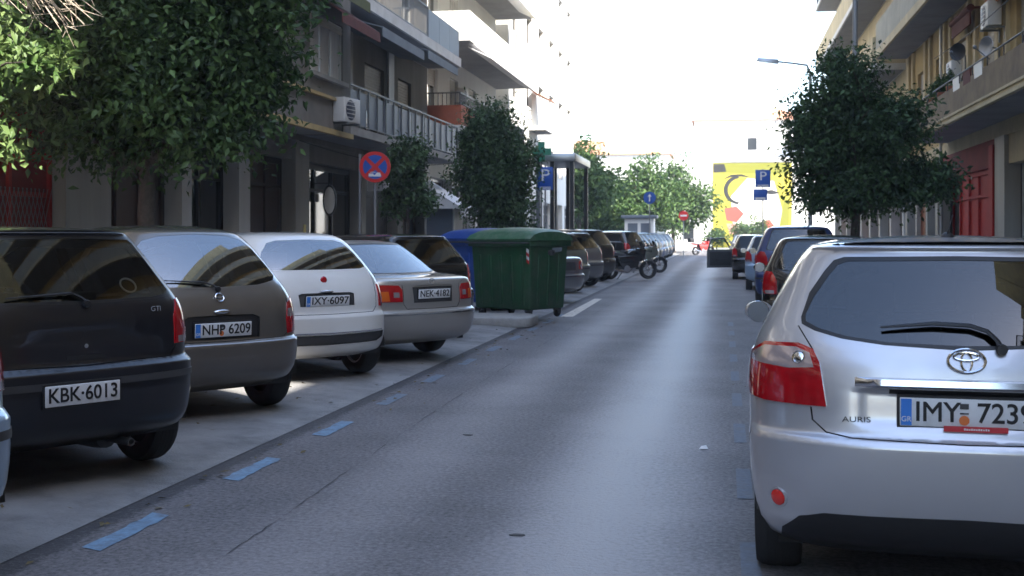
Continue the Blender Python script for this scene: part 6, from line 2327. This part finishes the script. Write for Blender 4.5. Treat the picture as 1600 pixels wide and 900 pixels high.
# ================================================================ signs, lamps, bins, motorcycles
def sign_mats():
    B_.update(sblue=mat("sign_blue", (.012, .085, .40), .4), sred=mat("sign_red", (.60, .02, .02), .4), swhite=mat("sign_white", (.74, .74, .74), .4),
              sgreen=mat("pharmacy_green", (.012, .20, .115), .4), post=mat("post_grey", (.30, .31, .32), .5, .5), bingreen=mat("bin_green", (.009, .062, .022), .5, var=.35, vscale=4, streak=True, dirt=((.075, .085, .06), 4.5, .75), rvar=.15),
              binlid=mat("bin_lid_green", (.030, .110, .050), .5, var=.15, vscale=3, dirt=((.18, .22, .17), 3.5, .75)), binblue=mat("bin_blue", (.012, .055, .26), .45, var=.2, vscale=3, dirt=((.1, .13, .2), 3, .4)))


def post(par, h, r=.03, z0=0):
    m = MB()
    m.tube([(0, 0, z0), (0, 0, h)], r, 10)
    m.lathe([(r * 2.4, z0), (r * 2.2, z0 + .03), (r, z0 + .05)], 'z', 12)
    return m.build("post", B_['post'], par)


def p_sign(u, z, v_mid, w, h, label, extra=False):
    x, y = at(u, z)
    zc = hgt(v_mid, z)
    root = empty("parking_sign", (x, y, .15), R(5), label, "road sign", "blue parking signs")
    post(root, zc + h / 2 - .1)
    m = MB()
    m.box(-w / 2, w / 2, -.045, -.032, zc - .15 - h / 2, zc - .15 + h / 2)
    b = m.build("sign_board", B_['sblue'], root, bevel=.004)
    q = text_mesh("P", h * .72, B_['swhite'], .002, 1.15)
    link("sign_letter", q, b, (0, -.05, zc - .15 + h * .12), (R(90), 0, 0))
    m = MB()
    for k in range(3):
        m.box(-w * .36, w * .36, -.0475, -.0452, zc - .15 - h * .47 + k * h * .045, zc - .15 - h * .445 + k * h * .045)
    m.build("small_print", B_['swhite'], b)
    if extra:
        m = MB()
        m.box(-w * .62, w * .28, -.045, -.032, zc - .2 - h * 1.2, zc - .2 - h * .55)
        s = m.build("supplementary_plate", B_['sblue'], root, bevel=.004)
        m = MB()
        m.box(-w * .5, w * .16, -.048, -.0452, zc - .2 - h * 1.16, zc - .2 - h * 1.02)
        m.build("small_print", B_['swhite'], s)
    return root


def signs():
    # no stopping, tow-away
    x, y = at(586, 24.8)
    zc = hgt(261, 24.8) - .16
    root = empty("no_stopping_sign", (x, y, .16), R(16), "round red and blue no-stopping sign with white tow-truck mark, on a thin post", "road sign")
    post(root, zc + .25)
    d = MB()
    d.lathe([(0, -.032), (.315, -.032), (.318, -.040), (.316, -.046), (0, -.046)], 'y', 40, (0, 0, zc))
    b = d.build("sign_board", B_['sred'], root)
    for q in range(4):
        s = MB()
        a0 = math.pi / 4 + q * math.pi / 2
        # four blue fields left free by the red cross
        half = math.asin(.034 / .25) + .0
        th = np.linspace(a0 - math.pi / 4 + .15 + math.pi / 4, a0 + math.pi / 4 - .15 + math.pi / 4, 12)
        c = (.055 * math.cos(a0 + math.pi / 4), .055 * math.sin(a0 + math.pi / 4))
        s.prism([c] + [(.245 * math.cos(t), .245 * math.sin(t)) for t in th], -.049, -.0465, 'y')
        for i in range(len(s.v)): s.v[i] = (s.v[i][0], s.v[i][1], s.v[i][2] + zc)
        s.build("blue_field", B_['sblue'], b)
    t = MB()
    zz = zc - .165
    t.box(-.13, .12, -.0515, -.0492, zz - .03, zz + .004)
    t.box(-.13, -.03, -.0515, -.0492, zz + .0045, zz + .03)
    t.prism([(0.0, zz + .0045), (.12, zz + .0045), (.10, zz + .05), (.03, zz + .05)], -.0515, -.0492, 'y')
    t.box(-.10, .01, -.0515, -.0492, zz + .0505, zz + .062)
    t.build("tow_mark", B_['swhite'], b)
    p = MB()
    x, y = at(562, 25.6)
    p.tube([(x, y, .16), (x, y, 3.2)], .025, 8)
    tag(p.build("thin_post", B_['post']), "thin bare post just left of the round no-stopping sign", "post")
    p_sign(852, 40.0, 279, .50, .76, "blue parking sign on the left, under the green pharmacy cross")
    p_sign(1192, 60.0, 279, .74, .86, "blue parking sign with a lower blue plate in front of the mural", True)
    # pharmacy: glazed shelter with flat roof, cross on top
    x, y = at(880, 45.0)
    k = empty("pharmacy_shelter", (x, y, .12), 0, "open grey shelter on dark posts with flat pale roof behind the parking sign", "shelter")
    m = MB()
    zr = hgt(258, 45) - .12
    m.box(-.75, .75, -2.4, 2.4, zr, zr + .28)
    m.build("roof", B_['frame_alu'], k, bevel=.03)
    for xx in (-.6, -.1, .6):
        for yy in (-2.2, 2.2):
            m = MB()
            m.box(xx - .07, xx + .07, yy - .07, yy + .07, 0, zr)
            m.build("column", B_['darkmetal' if xx in (-.1, .6) else 'railgrey'], k)
    x, y = at(846, 42.0)
    zc = hgt(237, 42)
    c = empty("pharmacy_cross", (x, y, zc), R(8), "green pharmacy cross above the left parking sign", "sign")
    m = MB()
    a, b2 = .34, .12
    m.prism([(-b2, -a), (b2, -a), (b2, -b2), (a, -b2), (a, b2), (b2, b2), (b2, a), (-b2, a), (-b2, b2), (-a, b2), (-a, -b2), (-b2, -b2)], -.07, .07, 'y')
    m.build("cross", B_['sgreen'], c)
    m = MB()
    m.tube([(0, .0, -.28), (0, .0, -zc + .16)], .03, 8)
    m.build("post", B_['post'], c)
    # blue round arrow sign and red-white sign, far
    x, y = at(1015, 60)
    e = empty("round_sign", (x, y, .06), R(4), "round blue sign on a grey post before the far trees", "road sign")
    post(e, hgt(308, 60))
    m = MB()
    zc = hgt(309, 60) - .06
    m.lathe([(0, -.03), (.29, -.03), (.30, -.04), (0, -.045)], 'y', 28, (0, 0, zc))
    s = m.build("sign_board", B_['sblue'], e)
    m = MB()
    m.prism([(-.03, zc - .18), (.03, zc - .18), (.03, zc + .05), (.1, zc + .05), (0, zc + .2), (-.1, zc + .05), (-.03, zc + .05)], -.049, -.0455, 'y')
    m.build("arrow", B_['swhite'], s)
    x, y = at(1068, 80)
    e = empty("no_entry_sign", (x, y, 0), R(4), "small red no-entry sign at the far end in front of the trees", "road sign")
    post(e, hgt(338, 80))
    m = MB()
    zc = hgt(337, 80)
    m.lathe([(0, -.03), (.31, -.03), (.32, -.04), (0, -.045)], 'y', 24, (0, 0, zc))
    s = m.build("sign_board", B_['sred'], e)
    m = MB()
    m.box(-.22, .22, -.049, -.0455, zc - .055, zc + .055)
    m.build("white_bar", B_['swhite'], s)
    # street lamps
    for u, z, vtop, lab, arm in ((1266, 45, 95, "grey street lamp with curved arm over the road, right of the sky gap", True), (1336, 28, -40, "tall grey lamp post rising above the right tree", False)):
        x, y = at(u, z)
        zt = hgt(vtop, z)
        e = empty("street_lamp", (x, y, .14), 0, lab, "street lamp", "street lamps on the right pavement")
        m = MB()
        m.tube([(0, 0, 0), (0, 0, 1.2), (0, 0, zt - .6)], [.10, .085, .055], 12)
        m.lathe([(.16, 0), (.16, .04), (.1, .06)], 'z', 14)
        m.build("post", B_['post'], e)
        if arm or True:
            a = MB()
            a.tube([(0, 0, zt - .62), (-.12, 0, zt - .30), (-.6, 0, zt - .22), (-1.2, 0, zt - .14)], [.05, .042, .036, .034], 8)
            a.build("arm", B_['post'], e)
            hmb = MB()
            hmb.hexa([(-1.95, -.10, zt - .10), (-1.15, -.12, zt - .23), (-1.15, .12, zt - .23), (-1.95, .10, zt - .10), (-1.9, -.06, zt + .02), (-1.15, -.08, zt - .06), (-1.15, .08, zt - .06), (-1.9, .06, zt + .02)])
            hd = hmb.build("lamp_head", B_['frame_alu'], e, bevel=.03)
            g = MB()
            g.hexa([(-1.85, -.07, zt - .135), (-1.3, -.08, zt - .225), (-1.3, .08, zt - .225), (-1.85, .07, zt - .135), (-1.85, -.07, zt - .115), (-1.3, -.08, zt - .205), (-1.3, .08, zt - .205), (-1.85, .07, zt - .115)])
            g.build("lens", M['headlens'], hd)


def bin_(loc, rz, body, lid, label, sticker):
    root = empty("wheeled_bin", loc, rz, label, "bin", "large rubbish bins at the kerb")
    W, D = .63, .48
    z0, z1 = .15, 1.32
    m = MB()
    tw, td = W + .05, D + .06
    m.hexa([(-W, -D, z0), (W, -D, z0), (W, D, z0), (-W, D, z0), (-tw, -td, z1), (tw, -td, z1), (tw, td, z1), (-tw, td, z1)])
    b = m.build("body", body, root, bevel=.04, seg=3)
    m = MB()                                             # stiffening ribs and rim
    for k in range(5):
        x = -.48 + k * .24
        m.hexa([(x - .03, -D - .018, z0 + .08), (x + .03, -D - .018, z0 + .08), (x + .03, -D + .03, z0 + .08), (x - .03, -D + .03, z0 + .08),
                (x - .03, -td - .012, z1 - .22), (x + .03, -td - .012, z1 - .22), (x + .03, -td + .03, z1 - .22), (x - .03, -td + .03, z1 - .22)])
    for k in range(3):
        y = -.28 + k * .28
        m.hexa([(W - .03, y - .03, z0 + .08), (W + .016, y - .03, z0 + .08), (W + .016, y + .03, z0 + .08), (W - .03, y + .03, z0 + .08),
                (tw - .03, y - .03, z1 - .22), (tw + .010, y - .03, z1 - .22), (tw + .010, y + .03, z1 - .22), (tw - .03, y + .03, z1 - .22)])
    m.build("rib", body, root, bevel=.01)
    m = MB()
    m.box(-tw - .035, tw + .035, -td - .04, td + .04, z1 - .075, z1 + .03)
    m.build("rim", body, root, bevel=.015)
    # domed lid
    vs, fs = [], []
    nx, ny = 14, 12
    for i in range(nx + 1):
        for j in range(ny + 1):
            u, v = -1 + 2 * i / nx, -1 + 2 * j / ny
            hh = .20 * (1 - abs(v) ** 2.6) ** .6 * (1 - .25 * u * u) + .03
            vs.append((u * (tw + .05), v * (td + .06), z1 + .032 + hh * (1 if abs(u) < 1 else .85)))
    for i in range(nx):
        for j in range(ny):
            a = i * (ny + 1) + j
            fs.append((a, a + ny + 1, a + ny + 2, a + 1))
    m = MB()
    m.add(vs, fs, True)
    for uu in (-1, 1):
        edge = [vs[(0 if uu < 0 else nx) * (ny + 1) + j] for j in range(ny + 1)]
        base = [(p[0], p[1], z1 + .031) for p in edge]
        m.add(edge + base, [(j, j + 1, ny + 2 + j, ny + 1 + j) for j in range(ny)])
    for vv in (0, ny):
        edge = [vs[i * (ny + 1) + vv] for i in range(nx + 1)]
        base = [(p[0], p[1], z1 + .031) for p in edge]
        m.add(edge + base, [(i, i + 1, nx + 2 + i, nx + 1 + i) for i in range(nx)])
    m.build("lid", lid, root)
    m = MB()
    m.tube([(-tw - .03, -td - .10, z1 - .01), (tw + .03, -td - .10, z1 - .01)], .016, 8)
    for x in (-tw, 0, tw):
        m.tube([(x, -td - .02, z1 - .01), (x, -td - .10, z1 - .01)], .014, 6)
    m.build("lifting_bar", M['greypl'], root)
    for sx in (-1, 1):
        m = MB()
        m.lathe([(.03, -.12), (.05, -.12), (.05, .02), (.03, .02)], 'x', 12, (sx * (tw + .06), 0, z1 - .18), closed=True)
        m.build("trunnion", M['greypl'], root)
    for sx in (-1, 1):
        for sy in (-1, 1):
            c = MB()
            c.lathe([(.02, -.028), (.075, -.026), (.08, -.015), (.08, .015), (.075, .026), (.02, .028)], 'x', 16, (sx * (W - .1), sy * (D - .08), .08))
            o = c.build("caster", M['rubber'], root)
            f = MB()
            f.box(sx * (W - .1) - .045, sx * (W - .1) + .045, sy * (D - .08) - .06, sy * (D - .08) + .06, .12, .16)
            for q in (-.04, .04):
                f.box(sx * (W - .1) + q - .006, sx * (W - .1) + q + .006, sy * (D - .08) - .03, sy * (D - .08) + .03, .06, .119)
            f.build("fork", M['greypl'], o)
    if sticker:
        for k in range(4):
            s = MB()
            x0 = W + .012
            za = .98 + k * .06
            yy = -D - .02
            s.hexa([(W - .015, -D - .031 - (za - z0) * .058, za), (W + .07 * 0 + .028, -D - .031 - (za - z0) * .058, za - .03), (W + .028, -D - .02 - (za - z0) * .05, za - .03), (W - .015, -D - .02 - (za - z0) * .05, za),
                    (W - .015 , -D - .031 - (za - z0) * .061, za + .058), (W + .028, -D - .031 - (za - z0) * .061, za + .028), (W + .028, -D - .02 - (za - z0) * .05, za + .028), (W - .015, -D - .02 - (za - z0) * .05, za + .058)])
            s.build("reflective_strip", B_['swhite'] if k % 2 else B_['sred'], root)
        s = MB()
        s.hexa([(tw + .012, .05, z1 - .19), (tw + .016, .05, z1 - .19), (tw + .016, .32, z1 - .16), (tw + .012, .32, z1 - .16), (tw + .016, .05, z1 - .1), (tw + .022, .05, z1 - .1), (tw + .022, .32, z1 - .09), (tw + .016, .32, z1 - .09)])
        s.build("blue_label", B_['awnblue'], root)
    return root


def motorcycle(loc, rz, label, paintm):
    root = empty("motorcycle", loc, rz, label, "motorcycle", "motorcycles parked on the left")
    for y in (0.0, 1.38):
        t = MB()
        t.lathe([(.20, -.06), (.27, -.08), (.305, -.05), (.312, 0), (.305, .05), (.27, .08), (.20, .06)], 'x', 28, closed=True)
        w = t.build("wheel", M['rubber'], root, loc=(0, y, .31))
        r = MB()
        r.lathe([(.20, -.03), (.225, -.035), (.225, .035), (.20, .03)], 'x', 28, closed=True)
        r.lathe([(.0, -.05), (.05, -.05), (.05, .05), (.0, .05)], 'x', 12)
        for k in range(6):
            a = k * math.pi / 3
            r.tube([(0, .04 * math.cos(a), .04 * math.sin(a)), (0, .21 * math.cos(a), .21 * math.sin(a))], .012, 5)
        r.build("rim", M['rim'], w)
    f = MB()
    f.tube([(0, 0, .31), (.0, .45, .42), (0, .55, .62), (0, 1.02, .88)], [.03, .035, .03, .03], 8)
    f.tube([(0, .2, .72), (0, .55, .62), (0, .95, .45), (0, 1.05, .85)], .025, 8)
    f.tube([(0.07, 0, .31), (0.09, .48, .38)], .025, 8)
    f.build("frame", M['greypl'], root)
    e = MB()
    e.box(-.17, .17, .45, .86, .26, .52)
    for k in range(6):
        e.box(-.14, .14, .60, .86, .535 + k * .028, .55 + k * .028)
    e.lathe([(.10, -.20), (.12, -.19), (.12, .19), (.10, .20)], 'x', 16, (0, .55, .36))
    e.build("engine", M['rim'], root, bevel=.015)
    t = MB()
    t.ball((0, .80, .86), .2, (.72, 1.35, .68), 16, 10)
    t.build("fuel_tank", paintm, root)
    s = MB()
    s.hexa([(-.12, -.25, .80), (.12, -.25, .80), (.14, .55, .74), (-.14, .55, .74), (-.10, -.28, .90), (.10, -.28, .90), (.13, .56, .84), (-.13, .56, .84)])
    s.build("saddle", M['seatf'], root, bevel=.03)
    tl = MB()
    tl.hexa([(-.09, -.42, .78), (.09, -.42, .78), (.10, .1, .70), (-.10, .1, .70), (-.06, -.44, .88), (.06, -.44, .88), (.1, .1, .798), (-.1, .1, .798)])
    tl.build("tail_cowl", paintm, root, bevel=.02)
    q = MB()
    q.box(-.06, .06, -.455, -.435, .80, .86)
    q.build("tail_light", M['redlens'], root, bevel=.008)
    g = MB()
    for sx in (-.09, .09):
        g.tube([(sx, 1.38, .31), (sx, 1.12, .96)], .022, 8)
    g.build("front_fork", M['chrome'], root)
    h = MB()
    h.tube([(-.36, 1.0, 1.05), (-.2, 1.1, 1.04), (0, 1.12, 1.0), (.2, 1.1, 1.04), (.36, 1.0, 1.05)], .014, 8)
    for sx in (-1, 1):
        h.tube([(sx * .36, 1.0, 1.05), (sx * .25, 1.06, 1.05)], .02, 8)
        h.tube([(sx * .22, 1.08, 1.05), (sx * .3, 1.1, 1.24)], .007, 5)
    h.build("handlebar", M['blackpl'], root)
    for sx in (-1, 1):
        mm = MB()
        mm.ball((sx * .32, 1.1, 1.27), .06, (1.1, .4, .75), 12, 8)
        mm.build("wing_mirror", M['chrome'], root)
    fr = MB()                                             # fairing, leg shields and luggage box
    fr.hexa([(-.20, 1.02, .58), (.20, 1.02, .58), (.10, 1.22, .62), (-.10, 1.22, .62), (-.24, .95, 1.02), (.24, .95, 1.02), (.13, 1.28, 1.0), (-.13, 1.28, 1.0)])
    fr.build("fairing", paintm, root, bevel=.04)
    for sx in (-1, 1):
        fr = MB()
        fr.hexa([(sx * .12, .40, .32), (sx * .20, .40, .32), (sx * .20, .95, .40), (sx * .12, .95, .40), (sx * .10, .2, .76), (sx * .19, .2, .76), (sx * .20, 1.05, .80), (sx * .12, 1.05, .80)])
        fr.build("side_panel", paintm, root, bevel=.03)
    bx = MB()
    bx.box(-.21, .21, -.62, -.26, .93, 1.22)
    bx.build("luggage_box", M['blackpl'], root, bevel=.05)
    l = MB()
    l.ball((0, 1.22, .93), .10, (1, .75, 1), 14, 8)
    l.build("headlight", M['headlens'], root)
    sc = MB()
    sc.hexa([(-.14, 1.22, 1.0), (.14, 1.22, 1.0), (.13, 1.18, 1.0), (-.13, 1.18, 1.0), (-.10, 1.10, 1.24), (.10, 1.10, 1.24), (.09, 1.08, 1.24), (-.09, 1.08, 1.24)])
    sc.build("windscreen", M['glassfar'], root)
    for y, aa, bb in ((1.38, .3, 2.4), (0, .6, 2.3)):
        fd = MB()
        th = np.linspace(aa, bb, 9)
        vs = []
        for a in th:
            for x in (-.065, .065):
                vs.append((x, y + .335 * math.cos(a), .31 + .335 * math.sin(a)))
        fd.add(vs, [(2 * i, 2 * i + 1, 2 * i + 3, 2 * i + 2) for i in range(len(th) - 1)], True)
        fd.build("mudguard", paintm, root)
    ex = MB()
    ex.tube([(.14, .85, .40), (.17, .55, .24), (.18, .2, .30), (.2, -.25, .42)], [.022, .025, .05, .055], 10)
    ex.build("exhaust_pipe", M['chrome'], root)
    st = MB()
    st.tube([(-.1, .5, .25), (-.32, .42, 0.0)], .014, 6)
    st.build("side_stand", M['greypl'], root)
    return root


def street_things():
    px, py = -3.26, 20.6
    th = R(-30)
    def corner_to(loc):        # bin centre so that its near corner (+W,-D) stands at loc
        c, s = math.cos(th), math.sin(th)
        return (loc[0] - (.63 * c + .48 * s), loc[1] - (.63 * s - .48 * c), .06)
    bin_(corner_to((px, py)), th, B_['bingreen'], B_['binlid'], "large dark green wheeled rubbish bin with domed lid at the left kerb", True)
    bin_(corner_to((-4.25, 22.6)), th, B_['binblue'], B_['binblue'], "blue wheeled bin half hidden behind the large green bin", False)
    x, y = at(1012, 40.5)
    motorcycle((x - 1.21, y - .65, .03), R(-62), "dark motorcycle parked across the left kerb, nearest of the motorcycles", M['black'])
    x, y = at(1030, 47)
    motorcycle((x - 1.25, y - .55, .03), R(-66), "black motorcycle behind the nearest motorcycle", M['greengrey'])
    x, y = at(985, 40)
    motorcycle((x - .9, y + .5, .05), R(60), "dark motorcycle turned tail to the road beside the green-grey car", M['bluecar'])
    k = empty("kiosk", (*at(1000, 76), .1), 0, "small white kiosk with flat blue-grey roof before the far trees", "kiosk")
    m = MB()
    m.box(-.9, .9, -.8, .8, 0, 2.4)
    m.build("wall", B_['swhite'], k, bevel=.03)
    m = MB()
    m.box(-1.1, 1.1, -1.1, 1.0, 2.401, 2.6)
    m.build("roof", B_['panelblue'], k, bevel=.03)
    for x0 in (-.7, .1):
        m = MB()
        m.box(x0, x0 + .6, -.83, -.802, 1.1, 2.1)
        m.build("window", B_['panelblue'], k)


def far_cars():
    G = "cars parked at an angle along the left kerb"
    H = "cars parked in line along the right kerb"
    # nearest corner at the lower left edge
    r, B, q = place_car("hatchback_car", spec_far_hatch(M['skyblue']), (-3.445, 4.95), 63, "blue-grey car cut off by the left picture edge", G, 1)
    r, B, q = place_car("hatchback_car", spec_far_hatch(M['black'], .95), (-3.95, 17.4), 60, "dark hatchback set back between the silver-beige saloon and the bins", G, 1)
    far = [(27.2, spec_far_sedan(M['grey']), "saloon_car", "grey saloon just beyond the green bin", 1),
           (31.0, spec_far_hatch(M['greengrey']), "hatchback_car", "green-grey hatchback with reddish lights, third from the bin side before the motorcycles", 1),
           (34.6, spec_far_hatch(M['grey'], 1.02), "hatchback_car", "pale grey hatchback between the green-grey car and the motorcycle", 1)]
    for y, sp, nm, lab, lod in far:
        place_car(nm, sp, (-3.75, y), 63, lab, G, lod)
    pts = [(38.5, 'navy', 1.12, "tall dark car right behind the nearest motorcycle"), (51.0, 'black', 1.1, "black tall car beyond the motorcycles"), (54.0, 'darkgreen', 1.0, "dark green car beyond the black tall car"),
           (57.0, 'black', 1.0, "black small car in the middle of the far left row"), (60.2, 'darkgreen', 1.0, "dark green small car in the far left row"), (63.4, 'navy', 1.0, "dark blue car in the far left row"),
           (67.0, 'bluecar', 1.05, "blue car near the end of the left row"), (71.0, 'grey', 1.0, "grey car near the far end of the left row"), (76.0, 'black', 1.0, "black car near the far end of the left row"), (80.5, 'navy', 1.0, "dark blue car at the far end of the left row")]
    for y, c, t, lab in pts:
        place_car("hatchback_car", spec_far_hatch(M[c], t), (-3.75 + (.25 if y > 45 else 0), y), 63, lab, G, 2)
    x, y = at(1100, 88)
    motorcycle((x - .6, y, 0), R(-50), "small red scooter-like motorcycle at the far end of the left row", M['redcar'])
    # right row, in line
    sp = spec_far_hatch(M['black'])
    r, B, q = place_car("hatchback_car", sp, (.60, 15.8), -2, "black hatchback with red tail lights in front of the silver hatchback", H, 1, 0)
    sp = spec_far_hatch(M['bluecar'], 1.22)
    sp['levels'] = [(z, a, b, w * 1.08) for z, a, b, w in sp['levels']]
    sp['tw'] = .78
    place_car("van", sp, (.78, 26.3), -1, "tall dark blue van beyond the black hatchback", H, 1, 0)
    bpy.data.objects[-1] if False else None
    place_car("hatchback_car", spec_far_hatch(M['skyblue']), (.70, 34.0), -1, "light blue car beyond the blue van", H, 2, 0)
    for i, (yy, c) in enumerate(((52.0, 'grey'), (64.0, 'white'), (72.0, 'navy'))):
        place_car("hatchback_car", spec_far_hatch(M[c]), (.55, yy), -1, ["grey car just beyond the open-door car", "white car far along the right kerb", "dark blue car farthest along the right kerb"][i], H, 2, 0)
    # car with its door open
    sp = spec_far_hatch(M['black'])
    r, B, q = place_car("hatchback_car", sp, (.40, 42.0), -1, "dark car with its driver door open into the road, beyond the light blue car", H, 2, 0)
    d = MB()
    d.box(-.03, .03, -1.08, 0, .34, .98)
    d.tube([(0, -1.04, .97), (0, -.92, 1.36), (0, -.35, 1.38), (0, -.02, .97)], .035, 6)
    do = d.build("open_door", M['grey'], r, bevel=.01, loc=(-.84, 2.55, 0), rot=(0, 0, R(-52)))
    d = MB()
    d.box(.032, .06, -1.0, -.08, .42, .90)
    d.box(.06, .10, -.75, -.25, .60, .66)
    d.build("door_trim", M['greypl'], do, bevel=.008)
    d = MB()
    d.add([(0, -1.0, .98), (0, -.90, 1.34), (0, -.36, 1.36), (0, -.06, .98)], [(0, 1, 2, 3)])
    d.build("door_window", M['glass'], do)


def leaf_litter():
    rg = random.Random(77)
    m = MB()
    for i in range(420):
        if rg.random() < .55: x, y = rg.uniform(-7.2, -3.2), rg.uniform(4, 24)
        elif rg.random() < .5: x, y = -3.2 + abs(rg.gauss(0, .25)), rg.uniform(4, 26)
        else: x, y = rg.uniform(-.1, 2.2), rg.uniform(9, 30)
        z = .066 if x < -4.4 else (.062 + (x + 4.4) * -.023 if x < -3.75 else (.05 - (x + 3.75) * .087 if x < -3.28 else .006))
        s, a = rg.uniform(.018, .04), rg.uniform(0, 6.28)
        c, n = math.cos(a), math.sin(a)
        q = [(-s, 0, 0), (0, s * .4, rg.uniform(.002, .012)), (s, 0, rg.uniform(0, .012)), (0, -s * .4, .001)]
        m.add([(x + u * c - v * n, y + u * n + v * c, z + w) for u, v, w in q], [(0, 1, 2), (0, 2, 3)])
    tag(m.build("fallen_leaves", mat("dry_leaf", (.13, .10, .045), .9, var=.5, vscale=9)), "small dry fallen leaves scattered along the parking bay", "leaves", kind="stuff")


def wires():
    for i, (p, q) in enumerate((((XL + .3, 27, 3.7), (XL + 1.2, 39, 3.85)), ((XR - 1.2, 15, 6.2), (XR - .4, 36, 6.5)))):
        m = MB()
        p, q = Vector(p), Vector(q)
        pts = [p.lerp(q, t) - Vector((0, 0, .25 * 4 * t * (1 - t))) for t in np.linspace(0, 1, 14)]
        m.tube(pts, .012, 5)
        tag(m.build("overhead_cable", B_['cable']), ["dark sagging cable along the left shop fronts", "dark sagging cable along the right house front"][i], "cable")
# ================================================================ build
bmats()
sign_mats()
street()
left_house()
left_house_two()
tower()
right_house()
right_house_two()
behind_houses()
end_houses()
trees()
signs()
street_things()
near_cars()
far_cars()
wires()
leaf_litter()

# ---------------------------------------------------------------- haze: even thin air over the whole place
hz = MB()
hz.box(-510, 510, -310, 610, -1.03, 36)
hm = bpy.data.materials.new("haze")
hm.use_nodes = True
nt = hm.node_tree
for n in list(nt.nodes): nt.nodes.remove(n)
vo = nt.nodes.new("ShaderNodeOutputMaterial")
pv = nt.nodes.new("ShaderNodeVolumePrincipled")
pv.inputs["Color"].default_value = (0.95, 0.95, 0.95, 1)
pv.inputs["Density"].default_value = 0.0013
nt.links.new(pv.outputs[0], vo.inputs["Volume"])
tag(hz.build("haze", hm), kind="stuff")
